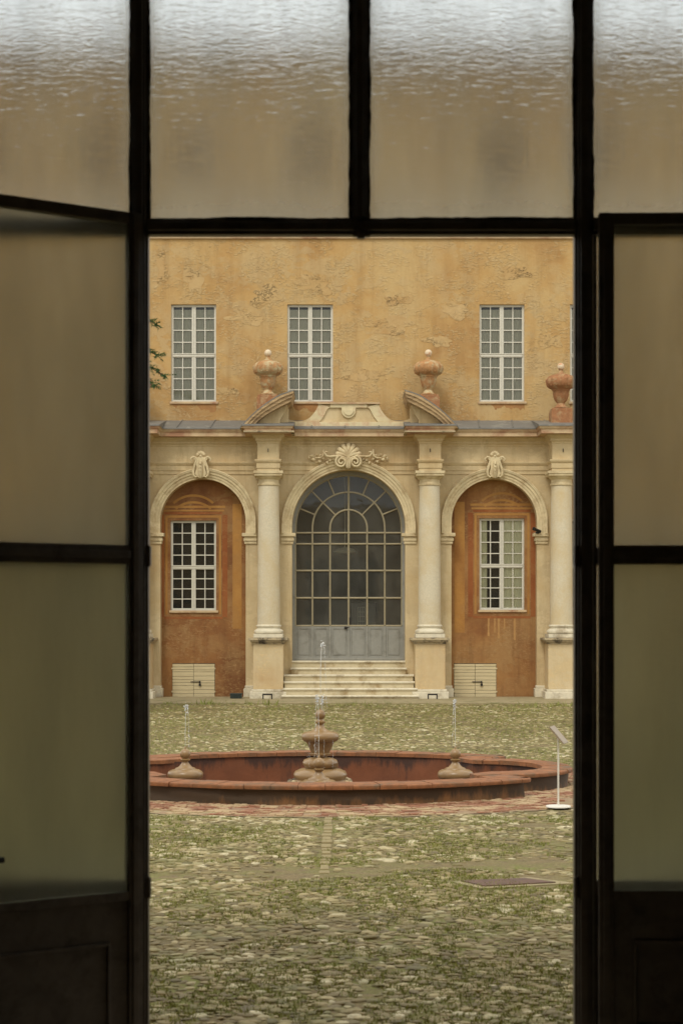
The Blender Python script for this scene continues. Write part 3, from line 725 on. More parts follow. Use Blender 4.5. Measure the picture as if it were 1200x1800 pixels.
# niche walls
def niche(cpx, win, latchx, side):
    hx = (X(cpx)-1.06, X(cpx)+1.06)
    h = hole(*win, YN); hat = hole(latchx, latchx+75, 1166, 1226, YN)
    g = MB(); g.wall(hx[0], hx[1], 0, Z(838, YN), YN, [h, hat], .14); part(g, 'niche_wall', NICHE)
    return h, hat
hl, hatl = niche(357, niche_win['l'], 303, 'l'); hr, hatr = niche(868, niche_win['r'], 797, 'r')
window(hl, YN, 0, seed=40, glaze='none'); recess(hl, YN, .06)
window(hr, YN, 0, seed=41, glaze='half'); recess(hr, YN, .06)

# painted frames on the niche walls (flat paint, a few millimetres of limewash)
def ztrim(px, cpx, Y): return Z(SP_S, 40)+math.sqrt(max(0, 1.0-((px-cpx)/75)**2))
def fresco(cpx, win, flip):
    x0, x1, y0, y1 = win; Y = YN
    P = lambda px, py: (X(px, Y), Z(py, Y))
    def rect(g, a, c, d_, e, t=.004): g.box(X(a, Y), X(c, Y), Y-t, Y-.001, Z(e, Y), Z(d_, Y))
    def archband(g, cx, cy, R0, R1, a0, a1, t):
        pts = [P(cx+R0*math.cos(math.radians(a)), cy-R0*math.sin(math.radians(a))) for a in np.linspace(a0, a1, 24)]
        pts += [P(cx+R1*math.cos(math.radians(a)), cy-R1*math.sin(math.radians(a))) for a in np.linspace(a1, a0, 24)]
        g.prism(pts, Y-t, Y-.001)
    g = MB()
    # ochre field strip on the outer side of the niche
    if flip: rect(g, cpx+52, cpx+68, 886, 1105, .003)
    else: rect(g, cpx-70, cpx-52, 882, 1112, .003)
    # ochre band border round the window
    for (m0, m1, t) in ((5, 9, .005),):
        rect(g, x0-m1, x0-m0, y0-m1, y1+m1-2, t); rect(g, x1+m0, x1+m1, y0-m1, y1+m1-2, t); rect(g, x0-m0, x1+m0, y0-m1, y0-m0, t)
    rect(g, x0-16, x1+16, y0-26, y0-22, .005); rect(g, x0-14, x1+14, y0-19, y0-16, .005)
    ccx = (x0+x1)/2
    archband(g, ccx, y0+8, 50, 54, 48, 132, .005); archband(g, ccx, y0+16, 46, 50, 50, 130, .006)
    part(g, 'painted_ochre_frame', BAND_O)
    g = MB()
    rect(g, x0-20, x0-11, y0-10, y1+12, .0035); rect(g, x1+11, x1+20, y0-10, y1+12, .0035); rect(g, x0-11, x1+11, y0-15, y0-11, .0035)
    rect(g, x0-11, x1+11, y1+11, y1+15, .0035)
    part(g, 'painted_red_frame', BAND_R)
fresco(357, niche_win['l'], True); fresco(868, niche_win['r'], False)
# pale run-off marks and mended patches under the right window
g = MB()
for (px, a, c, wd) in ((858, 1085, 1118, 2), (869, 1084, 1112, 1.6), (876, 1086, 1122, 2.2), (886, 1085, 1106, 1.5), (904, 1084, 1125, 2.4)):
    n_ = 8; L = [(px-wd*(.5+random.random()*.5), a+(c-a)*k/n_) for k in range(n_+1)]; R_ = [(px+wd*(.5+random.random()*.5), a+(c-a)*k/n_) for k in range(n_, -1, -1)]
    g.prism([(X(q, YN), Z(w_, YN)) for q, w_ in L+R_], YN-.002, YN-.0005)
RUNOFF = simple('lime_runoff', lin(170, 128, 76), .9, .12, 6, .1, .003)
part(g, 'lime_stain', RUNOFF)

# hatches
def hatch(h):
    x0, x1, z0, z1 = h; g = MB(); cx = (x0+x1)/2; y0 = YN-.012
    for a, c in ((x0+.008, cx-.004), (cx+.004, x1-.008)):
        z = z0+.01; ns = [0, .12, .22, .33, .44, .52, .63, .74, .82, .92, 1]; jj = [v+random.uniform(-.02, .02) if 0 < v < 1 else v for v in ns]
        for u, v in zip(jj, jj[1:]): g.box(a, c, y0+random.uniform(-.002, .002), y0+.03, z0+.01+(z1-z0-.02)*u+.0035, z0+.01+(z1-z0-.02)*v-.0035)
    hd = part(g, 'cellar_hatch', HATCH, bevel=.003)
    g = MB(); g.box(x0, x1, y0+.04, y0+.06, z0, z1); o = g.build('hatch_backing', DARK); o.parent = hd
    g = MB(); zc = z0+(z1-z0)*.46; g.tube([(cx-.07, y0-.012, zc), (cx+.17, y0-.012, zc)], .009); g.box(cx+.13, cx+.16, y0-.02, y0+.001, zc-.03, zc+.02)
    g.box(cx+.125, cx+.175, y0-.035, y0-.012, zc-.1, zc-.045); g.tube([(cx+.135, y0-.024, zc-.045), (cx+.138, y0-.024, zc-.015), (cx+.162, y0-.024, zc-.015), (cx+.165, y0-.024, zc-.045)], .005)
    o = g.build('latch', IRON); o.parent = hd
    for xx in (x0, x1):
        for zz in (z0+.12, z1-.14):
            g = MB(); g.box(xx-.015, xx+.03 if xx == x0 else xx+.015, y0-.01, y0+.004, zz, zz+.035)
            o = g.build('hinge', HATCH); o.parent = hd
hatch(hatl); hatch(hatr)

# --- entablature following the projecting blocks over the columns
COLS = [240, 472, 755, 987]; YB = 39.32; HB = .235
cxs = [X(c, 39.5) for c in COLS]
def plan(p, y_extra=0):
    pts = [(xl-p, YW)]
    pts.append((xl-p, 40-p)) if cxs[0]-HB-p > xl-p+.02 else None
    for cx in cxs:
        pts += [(cx-HB-p, 40-p), (cx-HB-p, YB-p), (cx+HB+p, YB-p), (cx+HB+p, 40-p)]
    pts.append((xr+p, 40-p)); pts.append((xr+p, YW))
    if len(pts) % 2: pass
    return pts
def moulding(prof, name, m, gap=0, **k):
    g = MB(); rows = []
    base = None
    for p, z in prof:
        pts = [(xl-p-.0, YW), (xl-p-.0, 40-p)]
        for q_, cx in enumerate(cxs):
            pts += [(cx-HB-p, 40-p), (cx-HB-p, YB-p), (cx+HB+p, YB-p), (cx+HB+p, 40-p)]
            if q_ == 1: pts += [(X(612.5)-.5, 40-p), (X(612.5)+.5, 40-p)]
        pts += [(max(xr, cxs[-1]+HB)+p+.0, 40-p), (max(xr, cxs[-1]+HB)+p+.0, YW)]
        pts[0] = (min(xl, cxs[0]-HB)-p-.001, YW); pts[1] = (min(xl, cxs[0]-HB)-p-.001, 40-p)
        rows.append([(x, y, z) for x, y in pts])
    n_ = len(rows[0])
    for r in rows: g.v += r
    for a in range(len(rows)-1):
        for i_ in range(n_-1):
            if gap and i_ == 10: continue
            g.face((a*n_+i_, a*n_+i_+1, (a+1)*n_+i_+1, (a+1)*n_+i_))
    return part(g, name, m, **k)
zz = lambda py: Z(py, 39.9)
moulding([(-.02, zz(833)), (.02, zz(833)), (.02, zz(827)), (.035, zz(826.5)), (.035, zz(818)), (.05, zz(817)), (.07, zz(814)), (.07, zz(811.5)), (.012, zz(811))], 'architrave', OCHRE2, gap=1)
moulding([(.012, zz(811)), (.012, zz(785)), (.02, zz(784)), (.03, zz(781)), (.06, zz(779)), (.06, zz(776)), (.09, zz(774)), (.13, zz(771)), (.14, zz(769.5)), (.14, zz(768.5))], 'entablature', OCHRE2)
moulding([(.14, zz(768.5)), (.29, zz(768)), (.30, zz(768.5)), (.30, zz(761.5)), (.325, zz(760.5)), (.345, zz(757)), (.355, zz(756)), (.355, zz(754.6)), (.34, zz(754.4))], 'cornice', CORN)
# lead roofing
g = MB(); p = .365; lo = []
pts = [(min(xl, cxs[0]-HB)-p, 40-p)]
for cx in cxs: pts += [(cx-HB-p, 40-p), (cx-HB-p, YB-p), (cx+HB+p, YB-p), (cx+HB+p, 40-p)]
pts += [(cxs[-1]+HB+p+.1, 40-p)]
zl = zz(754.2); zh = zl+.27
for x, y in pts: g.v += [(x, y, zl-.03), (x, y, zl), (x, y+.02, zl+.012), (x, YW, zh)]
for i_ in range(len(pts)-1):
    for k in range(3): g.face((i_*4+k, (i_+1)*4+k, (i_+1)*4+k+1, i_*4+k+1))
x = -4.6
while x < 5.2:
    g.tube([(x, 40-p-.005, zl+.014), (x+.05, YW, zh+.014)], .012, 6); x += .78
part(g, 'lead_roof', LEAD)

# --- columns
def column(cpx):
    cx = X(cpx, 39.5); cy = 39.62; s = lambda py: Z(py, 39.5)
    r0, r1 = .262, .235
    g = MB(); prof = []
    for k in range(14):
        t = k/13; z = s(1098)+(s(853)-s(1098))*t; prof.append((r0-(r0-r1)*t**1.7, z))
    g.lathe(cx, cy, prof, 40); c = part(g, 'column', SHAFT, smooth=50)
    def sub(bb, nm, m, **k):
        o = bb.build(nm, m, None, **k); o.parent = c; return o
    g = MB(); g.lathe(cx, cy, [(r1, s(854)), (r1+.02, s(853)), (r1+.022, s(850)), (r1, s(849)), (r1, s(843)), (r1+.02, s(842)), (r1+.05, s(839.5)), (r1+.075, s(837))], 40)
    a = r1+.085; g.box(cx-a, cx+a, cy-a, 40-.0, s(837), s(833)); a += .02; g.box(cx-a, cx+a, cy-a, 40-.0, s(833), s(828.5)); sub(g, 'capital', TRIM, smooth=35)
    g = MB(); R = r0
    g.lathe(cx, cy, [(R+.005, s(1098)), (R+.03, s(1099)), (R+.035, s(1101)), (R+.01, s(1102.5)), (R+.012, s(1105)), (R+.05, s(1107)), (R+.075, s(1109)), (R+.08, s(1111)), (R+.07, s(1113)), (R+.04, s(1114))][::-1], 40)
    a = R+.075; g.box(cx-a, cx+a, cy-a, 40, s(1120.5), s(1114)); sub(g, 'base', STONE, smooth=35)
    g = MB(); a = .345; y0 = cy-a
    for (p0, p1, e) in ((1132, 1129, .02), (1129, 1125.5, .06), (1125.5, 1121, .105)): g.box(cx-a-e, cx+a+e, y0-e, 40, s(p0), s(p1))
    sub(g, 'pedestal_cap', CAPST, bevel=.008)
    g = MB(); g.box(cx-a, cx+a, y0, 40.0, s(1211), s(1132)); sub(g, 'pedestal', PED, bevel=.01)
    g = MB(); g.box(cx-a-.035, cx+a+.035, y0-.035, 40, s(1215), s(1211)); g.box(cx-a-.075, cx+a+.075, y0-.075, 40, .0, s(1215)); sub(g, 'plinth', STONE, bevel=.014)
    g = MB(); g.box(cx-.008, cx+.008, YB-.03, YB+.01, s(796), s(790)); sub(g, 'iron_hook', IRON)
for c in COLS: column(c)

# --- keystones
def side_key(cpx):
    cx = X(cpx); Zs = lambda py: Z(py); g = MB()
    pts = [(-13, 806), (-9, 812), (-7, 822), (-10, 834), (-6, 839), (0, 842), (6, 839), (10, 834), (7, 822), (9, 812), (13, 806), (8, 806), (0, 803), (-8, 806)]
    g.prism([(cx+a/75, Zs(c)) for a, c in pts], 39.80, 39.99)
    for sg in (-1, 1):
        path = [(sg*16, 812), (sg*17, 808), (sg*13, 804.5), (sg*8.5, 806), (sg*8, 812), (sg*10.5, 820), (sg*13, 829), (sg*13, 836), (sg*9, 840), (sg*6, 838)]
        g.tube([(cx+a/75, 39.82, Zs(c)) for a, c in path], [.02, .026, .03, .03, .03, .032, .034, .034, .028, .02], 8)
    g.tube([(cx, 39.78, Zs(812)), (cx, 39.76, Zs(822)), (cx, 39.77, Zs(835)), (cx, 39.8, Zs(841))], [.03, .05, .05, .03], 8)
    for a, c, r in ((0, 829, .016), (0, 823, .02), (0, 817, .02)): g.blob((cx+a/75, 39.715, Zs(c)), r*1.3)
    for k in range(-2, 3):
        a = math.radians(90+k*34); g.blob((cx+.075*math.cos(a), 39.86, Zs(802)+.07*math.sin(a)), .045, 1, .7, 1)
    g.blob((cx, 39.82, Zs(803)), .04)
    part(g, 'keystone', TRIM, smooth=45)
side_key(354); side_key(868)
def centre_key():
    cx = X(612); g = MB(); y = 39.84; P = lambda a, c, yy=y: (cx+a/75, yy, Z(c))
    for k in range(-3, 4):                        # scallop
        a = math.radians(90+k*27); tip = (19*math.cos(a), 801-18*math.sin(a))
        g.tube([P(0, 804, 39.84), P(tip[0]*.5, 801-9*math.sin(a), 39.85), P(*tip, 39.90)], [.02, .042, .058], 8); g.blob(P(*tip, 39.90), .058, 1, .7, 1)
    for sg in (-1, 1):
        # main volute
        pts = []
        for t in range(26):
            a = math.radians(100+sg*0+t*26); R = 10.5-t*.36
            pts.append(P(sg*(12.5-R*math.cos(a)*1.0), 813-R*math.sin(a), 39.83-t*.002))
        g.tube(pts, [.034-.0006*t for t in range(26)], 8)
        # long S scroll outwards
        path = [(6, 806), (14, 803.5), (24, 803), (32, 804), (38, 803), (41, 798.5), (39.5, 795), (36, 796)]
        g.tube([P(sg*a, c) for a, c in path], [.03, .035, .032, .03, .03, .026, .022, .016], 8)
        path = [(44, 791), (43, 797), (44, 802), (50, 806), (58, 806)]
        g.tube([P(sg*a, c, 39.87) for a, c in path], [.02, .03, .03, .03, .014], 8)
        for (a, c, ang, L) in ((28, 809, -10, 9), (34, 812, -35, 8), (40, 809, 20, 8), (47, 811, -20, 9), (52, 803, 35, 8), (57, 808, -5, 10), (60, 804, 20, 9), (46, 805, 60, 7), (66, 806.5, 5, 5), (22, 808, 0, 8)):
            a2 = math.radians(ang); g.tube([P(sg*a, c, 39.9), P(sg*(a+L*.5*math.cos(a2)), c-L*.5*math.sin(a2), 39.86), P(sg*(a+L*math.cos(a2)), c-L*math.sin(a2), 39.92)], [.012, .04, .008], 6)
    g.prism([(cx+a/75, Z(c)) for a, c in ((-8, 805), (-5, 818), (-4, 823), (0, 825.5), (4, 823), (5, 818), (8, 805))], 39.80, 39.97)
    for sg in (-1, 0, 1): g.tube([P(sg*3.5, 806, 39.79), P(sg*3, 816, 39.77), P(sg*1.5, 824, 39.8)], [.02, .026, .016], 6)
    part(g, 'shell_keystone', TRIM, smooth=45)
centre_key()

# --- broken pediment
TOPE = [(422, 753.5), (432, 742), (445, 729), (461, 715.5), (477.5, 704), (494, 694.5), (517, 687)]
LOWE = [(440, 756), (451.5, 743.5), (461, 735), (471, 728), (490.5, 717), (503, 711), (512, 706)]
def fine(pts, n=5):
    out = []
    for i_ in range(len(pts)-1):
        p0 = pts[max(i_-1, 0)]; p1 = pts[i_]; p2 = pts[i_+1]; p3 = pts[min(i_+2, len(pts)-1)]
        for k in range(n):
            t = k/n; out.append(tuple(.5*(2*b_+(c_-a_)*t+(2*a_-5*b_+4*c_-d_)*t*t+(3*b_-a_-3*c_+d_)*t**3) for a_, b_, c_, d_ in zip(p0, p1, p2, p3)))
    out.append(pts[-1]); return out
T5, L5 = fine(TOPE), fine(LOWE)
def pediment(flip):
    fx = (lambda a: 1227.5-a) if flip else (lambda a: a)
    C = lambda pts, Y=39.2: [(X(fx(a), Y), Z(c, Y)) for a, c in pts]
    lerp = lambda t: [(a[0]+(c[0]-a[0])*t, a[1]+(c[1]-a[1])*t) for a, c in zip(T5, L5)]
    g = MB()
    def band(t0, t1, y0, y1, e=0):
        A = C(lerp(t0), 39.2); B_ = C(lerp(t1), 39.2); g.prism(A+B_[::-1], y0, y1)
    band(.0, .10, 39.0, 40.46); g0 = g
    lead = part(g, 'pediment_lead', LEAD)
    g = MB()
    for (t0, t1, y0) in ((.10, .34, 39.005), (.34, .40, 39.025), (.40, .66, 39.035), (.66, .74, 39.06), (.74, 1.0, 39.075)):
        A = C(lerp(t0), 39.2); B_ = C(lerp(t1), 39.2); g.prism(A+B_[::-1], y0, 40.3)
    part(g, 'pediment_cornice', RAKE)
    g = MB(); poly = [(446, 757), (452, 744)]+[(a, c) for a, c in L5 if 455 < a < 506]+[(498, 727), (492, 738), (490, 757)]
    g.prism(C(poly, 39.3), 39.34, 40.35)
    poly = [(490, 757), (492, 738), (498, 727), (506, 711), (506, 757)]
    g.prism(C(poly, 39.5), 39.62, 40.34)
    part(g, 'pediment_tympanum', OCHRE2)
    g = MB(); a, c = X(fx(428), 39.0), X(fx(517), 39.0); g.box(min(a, c), max(a, c), 38.96, 39.9, Z(759.6, 39), Z(757, 39)); part(g, 'pediment_ledge', CAPST)
pediment(False); pediment(True)
# --- scrolled parapet between the pediments
half = [(492, 757), (492, 716), (497, 727), (504, 735), (513, 739), (524, 740.5), (535, 739), (545, 733.5), (552, 726), (557, 718), (560, 711)]
half = half[:1]+fine(half[1:], 4)
full = half+[(1225-a, c) for a, c in half[::-1]]
g = MB(); Yp = 39.9; g.prism([(X(a, Yp), Z(c, Yp)) for a, c in full], Yp, Yp+.25)
par = part(g, 'parapet', OCHRE2)
g = MB()
def P2(a, c): return (X(a, Yp), Z(c, Yp))
g.box(X(503, Yp), X(722, Yp), Yp-.08, Yp-.002, Z(755, Yp), Z(742.5, Yp))
for fl in (0, 1):
    m_ = (lambda a: 1225-a) if fl else (lambda a: a)
    o1 = fine([(560, 710), (557, 718), (552, 726), (545, 734), (538, 742)], 5); i1 = fine([(580, 716), (575, 720), (571, 728), (566, 736), (561, 742)], 5)
    g.prism([P2(m_(a), c) for a, c in o1]+[P2(m_(a), c) for a, c in i1[::-1]], Yp-.045, Yp-.003)
hang = [(580, 710.5), (645, 710.5), (645, 717), (625, 717)]+[(612.5+12.5*math.cos(math.radians(a)), 722+13*math.sin(math.radians(a))) for a in range(0, 181, 15)]+[(600, 717), (580, 717)]
g.prism([P2(a, c) for a, c in hang], Yp-.045, Yp-.004)
circ = [(612.5+9*math.cos(math.radians(a)), 721+10*math.sin(math.radians(a))) for a in range(0, 181, 15)]
g.prism([P2(a, c) for a, c in circ], Yp-.07, Yp-.046)
rl = part(g, 'scroll_relief', simple('pale_relief', lin(208, 192, 152), .85, .1, 8, .3, .01, lin(190, 150, 116), 3, (.5, .7)), par, bevel=.006)
g = MB(); g.box(X(558, Yp), X(667, Yp), Yp-.08, Yp+.3, Z(710.5, Yp), Z(708, Yp)); part(g, 'parapet_cap', CORN, par)

# --- door
def door():
    Yd = 40.40; Xd = lambda px: X(px, Yd); Zd = lambda py: Z(py, Yd)
    c = 612.5; cz = 928.5
    def arcpts(r, n=40): return [(Xd(c+r*math.cos(PI*k/n)), Zd(cz-r*math.sin(PI*k/n))) for k in range(n+1)]
    g = MB()
    # outer fixed frame following the opening
    o_ = [(Xd(c+104), Zd(1160))]+arcpts(104)+[(Xd(c-104), Zd(1160))]; i_ = [(Xd(c+94), Zd(1160))]+arcpts(94)+[(Xd(c-94), Zd(1160))]
    for k in range(len(o_)-1):
        g.prism([o_[k], o_[k+1], i_[k+1], i_[k]], Yd-.03, Yd+.1)
    dr = part(g, 'door', GREYP)
    def sub(bb, nm, m, **k):
        o = bb.build(nm, m, None, **k); o.parent = dr; return o
    g = MB(); xs = [519, 549, 580, 612.5, 645, 676, 706]
    r = .021
    def bar(a, z0, a2, z1, rr=r): g.tube([(Xd(a), Yd+.02, Zd(z0)), (Xd(a2), Yd+.02, Zd(z1))], rr, 6)
    for x_ in xs: bar(x_, 1101, x_, 936 if x_ != 612.5 else 835, .024 if x_ == 612.5 else r)
    for z_ in (936.5, 956, 1003, 1051, 1100): bar(517, z_, 708, z_)
    for rad in (32.5, 63.5, 93): 
        pts = [(Xd(c+rad), Yd+.018, Zd(936))]+[(x_, Yd+.018, z_) for x_, z_ in arcpts(rad)]+[(Xd(c-rad), Yd+.018, Zd(936))]; g.tube(pts, r, 6)
    for a, r0_, r1_ in ((22, 63.5, 93), (45, 32.5, 93), (67, 63.5, 93)):
        for sg in (-1, 1):
            ca, sa = math.cos(math.radians(a))*sg, math.sin(math.radians(a)); bar(c+r0_*ca, cz-r0_*sa, c+r1_*ca, cz-r1_*sa, .018)
    sub(g, 'glazing_bars', BAR, smooth=50)
    g = MB(); pts = [(Xd(c+94), Yd+.03, Zd(1101))]+[(x_, Yd+.03, z_) for x_, z_ in arcpts(94)]+[(Xd(c-94), Yd+.03, Zd(1101))]
    g.add(pts, [tuple(range(len(pts)-1, -1, -1))]); sub(g, 'door_glass', DGLASS, fix=False)
    g = MB(); g.box(Xd(518), Xd(707), Yd+.01, Yd+.05, Zd(1160), Zd(1101))
    for a, c_ in zip(xs, xs[1:]):
        g.box(Xd(a-1.6), Xd(a+1.6), Yd-.012, Yd+.009, Zd(1160), Zd(1101))
        x0, x1, z0, z1 = Xd(a+4.5), Xd(c_-4.5), Zd(1151), Zd(1104)
        t = .016
        for q in ((x0, x1, z0, z0+t), (x0, x1, z1-t, z1), (x0, x0+t, z0+t, z1-t), (x1-t, x1, z0+t, z1-t)): g.box(q[0], q[1], Yd-.006, Yd+.009, q[2], q[3])
    g.box(Xd(518), Xd(707), Yd-.018, Yd+.009, Zd(1160), Zd(1156))
    sub(g, 'door_panels', GREYP, bevel=.004)
    g = MB(); g.box(Xd(605), Xd(610), Yd-.03, Yd-.013, Zd(1106), Zd(1101.5)); g.tube([(Xd(608), Yd-.05, Zd(1103)), (Xd(614), Yd-.05, Zd(1102))], .012); g.tube([(Xd(608), Yd-.05, Zd(1103)), (Xd(608), Yd-.01, Zd(1103))], .01)
    g.box(Xd(613.5), Xd(616), Yd+.0, Yd+.016, Zd(1097), Zd(1085))
    sub(g, 'door_handle', IRON)
    # room behind
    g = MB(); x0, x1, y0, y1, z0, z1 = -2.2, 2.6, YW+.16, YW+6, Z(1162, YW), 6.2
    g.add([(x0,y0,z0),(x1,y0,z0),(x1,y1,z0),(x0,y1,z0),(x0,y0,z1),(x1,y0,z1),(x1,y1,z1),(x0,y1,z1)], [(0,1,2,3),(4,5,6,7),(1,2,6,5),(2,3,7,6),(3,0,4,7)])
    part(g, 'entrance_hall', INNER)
    Yh = YW+5.9; g = MB(); g.box(X(617, Yh), X(660, Yh), Yh, Yh+.05, Z(1161, Yh), Z(1060, Yh)); ih = part(g, 'inner_door', GREYP)
    g = MB()
    for k in range(5): g.box(X(629, Yh), X(641, Yh), Yh-.03, Yh-.005, Z(1068+k*8.2, Yh), Z(1067+k*8.2, Yh))
    for k in range(4): g.box(X(629+4*k, Yh)-.01, X(629+4*k, Yh)+.01, Yh-.05, Yh-.031, Z(1101, Yh), Z(1067, Yh))
    o = g.build('inner_grille', CURTW); o.parent = ih
    g = MB(); g.lathe(X(606, 43), 43, [(.28, Z(972, 43)), (.30, Z(970, 43)), (.22, Z(965, 43)), (.03, Z(962, 43)), (.012, Z(961, 43)), (.01, 6.1)], 20)
    o = g.build('hall_lamp', CHAND, smooth=40); tag(o, 'pale hanging lamp inside the hall behind the arched glass door', 'lamp')
door()
# --- steps
ST = [(1222.5, 496, 735, 39.02), (1210, 497, 733, 39.2), (1198, 498, 729, 39.4), (1186, 498, 728, 39.6), (1174, 509, 716, 39.82), (1161.5, 509, 716, 40.04)]
b1, b2_ = MB(), MB(); zprev = .03
for py, a, c, y in ST:
    z = Z(py, y); b1.box(X(a+1.5, 39.3), X(c-1.5, 39.3), y+.03, 40.6, zprev-.02, z-.045)
    x0, x1 = X(a, 39.3), X(c, 39.3)
    pr = [(y+.02, z-.05), (y, z-.04), (y-.008, z-.022), (y, z-.006), (y+.015, z), (40.6, z), (40.6, z-.05)]
    b2_.add([(x0, q, w_) for q, w_ in pr]+[(x1, q, w_) for q, w_ in pr], [tuple(range(7)), tuple(range(13, 6, -1))]+[(k, (k+1) % 7, (k+1) % 7+7, k+7) for k in range(7)])
    zprev = z-.03
st = part(b1, 'steps', simple('step_riser', lin(194, 180, 146), .85, .1, 6, .3, .01, lin(156, 132, 92), 2.5, (.5, .66))); o = b2_.build('step_treads', STONE); o.parent = st

# --- urns
def urn(px, py_base, Y, mat, lab, big=1.0, plinth=True):
    s = 1/75*Y/40; zb = Z(py_base, Y); cx = X(px, Y)
    r = empty('terracotta_urn', (cx, Y, zb)); tag(r, lab, 'urn', 'urns along the porch roof')
    k = .01299/3*1.02                            # metres per enlarged pixel
    pf = [(44, 925), (45, 921), (30, 915), (24, 905), (19, 897), (22, 893), (33, 880), (39, 862), (42, 850), (41, 835), (47, 829), (46, 826), (50, 822), (60, 817), (69, 810), (75, 800), (78, 788), (77, 775), (72, 764), (64, 755), (52, 749), (36, 745), (28, 743), (26, 741), (17, 739), (15, 735), (10, 728), (9, 722), (12, 718)]
    pf = [(a*k, (930-z)*k+.09) for a, z in pf]; bc = (930-702)*k+.09; br = 19*k
    def wob(a, i_):
        if 12 < i_ < 20: return 1+.03*math.cos(a*14)
        if 5 < i_ < 10: return 1+.025*math.cos(a*16)
        return 1
    g = MB(); g.lathe(0, 0, pf, 84, wob)
    for q in range(28):
        a = 2*PI*q/28; g.blob((71*k*math.cos(a), 71*k*math.sin(a), (930-806)*k+.09), .016, n=6, m=4)
    for q in range(7):
        a = 2*PI*(q+.5)/7; g.blob((70*k*math.cos(a), 70*k*math.sin(a), (930-776)*k+.09), .05, n=8, m=5)
    g.build('bowl', mat, r, smooth=50)
    g = MB(); g.lathe(0, 0, [(br*math.cos(t), bc+br*math.sin(t)) for t in [math.radians(a) for a in range(-80, 91, 17)]], 20); g.build('finial_ball', simple('lichened_ball_%d' % px, lin(214, 196, 166), .85, .1, 20, .2, .005, lin(196, 138, 96), 8, (.55, .65)), r, smooth=60)
    g = MB(); g.box(-.235, .235, -.235, .235, .04, .10); g.box(-.25, .25, -.25, .25, -.25, .04); g.build('plinth', TERRA, r, bevel=.008)
urn(471, 703, 39.95, TERRA2, 'pale weathered urn above the left curved pediment half, left of the door')
urn(752.5, 703, 39.95, TERRA2, 'lichen stained urn above the right curved pediment half, right of the door')
urn(985, 727, 39.85, TERRA, 'reddest terracotta urn over the rightmost column, on a red plinth')
urn(242, 727, 39.85, TERRA, 'terracotta urn over the leftmost column, hidden behind the left door leaf')

# --- small things by the facade
def scraper(px, lab):
    x = X(px, 38.9); g = MB(); y = 38.93
    for d_ in (-.1, .1): g.box(x+d_-.014, x+d_+.014, y-.014, y+.014, .036, .15)
    g.box(x-.114, x+.114, y-.012, y+.012, .125, .16)
    o = g.build('boot_scraper', IRON); tag(o, lab, 'boot scraper', 'boot scrapers beside the steps')
scraper(470, 'black iron boot scraper at the plinth left of the steps'); scraper(760, 'black iron boot scraper at the plinth right of the steps')
g = MB(); x = X(415, 39.3); g.box(x-.13, x+.13, 39.2, 39.45, .04, .11); g.box(x-.14, x+.14, 39.19, 39.46, .115, .15); g.box(x-.01, x+.01, 39.17, 39.19, .04, .13)
o = g.build('rodent_bait_box', GREENBOX, bevel=.01); tag(o, 'small dark green plastic box on the pavement right of the left hatch', 'box')
r = empty('security_camera', (X(943, 39.8), 39.9, Z(932, 39.8))); tag(r, 'small black security camera on the right niche arch impost', 'camera')
g = MB(); g.tube([(-.07, -.12, .03), (.09, -.02, -.03)], .035, 12); g.tube([(-.085, -.13, .036), (-.05, -.105, .022)], .042, 12); g.build('housing', BLACKP, r, smooth=40)
g = MB(); g.box(-.015, .015, -.03, .1, -.07, -.03); g.box(.02, .06, -.02, .1, -.075, -.03); g.build('bracket', BLACKP, r)

# --- sign stand by the fountain
sx, sy = 2.14, 16.87
r = empty('sign_stand', (sx, sy, 0)); tag(r, 'thin white information stand with a tilted panel beside the fountain', 'sign')
g = MB(); g.lathe(0, 0, [(.122, .02), (.122, .028), (.118, .034), (.02, .036)], 40); g.build('foot', SIGNW, r, smooth=40)
g = MB(); g.tube([(0, 0, .03), (0, 0, .70)], .0085, 10); g.build('post', SIGNW, r, smooth=40)
g = MB(); u = Vector((.14, 0, -.165)); v = Vector((.07, .20, .005)); c0 = Vector((-.02, -.02, .715))-(u+v)*.5+Vector((.02, 0, .02)); nn = u.cross(v).normalized()*.006
qs = [c0, c0+u, c0+u+v, c0+v]; g.add([tuple(q-nn) for q in qs]+[tuple(q+nn) for q in qs], [(0,1,2,3),(7,6,5,4),(0,4,5,1),(1,5,6,2),(2,6,7,3),(3,7,4,0)]); g.build('panel', SIGNP, r)
g = MB(); qs2 = [c0+nn*1.2+u*.05+v*.05, c0+nn*1.2+u*.95+v*.05, c0+nn*1.2+u*.95+v*.95, c0+nn*1.2+u*.05+v*.95]; g.add([tuple(q) for q in qs2], [(0, 1, 2, 3)]); g.build('sign_face', SIGNP, r)

# --- drain cover
r = empty('drain_cover', (1.1, 12.15, 0)); tag(r, 'rusty square metal drain cover set flush in the cobbles right of centre', 'drain cover')
g = MB(); g.slab([(-.25, .05), (-.1, -.19), (.42, -.02), (.22, .17)], .0, .014); g.build('plate', RUST, r)
g = MB(); g.slab([(-.34, .05), (-.12, -.27), (.56, -.03), (.26, .25)], -.01, .007); g.build('mortar_surround', PAVE, r)

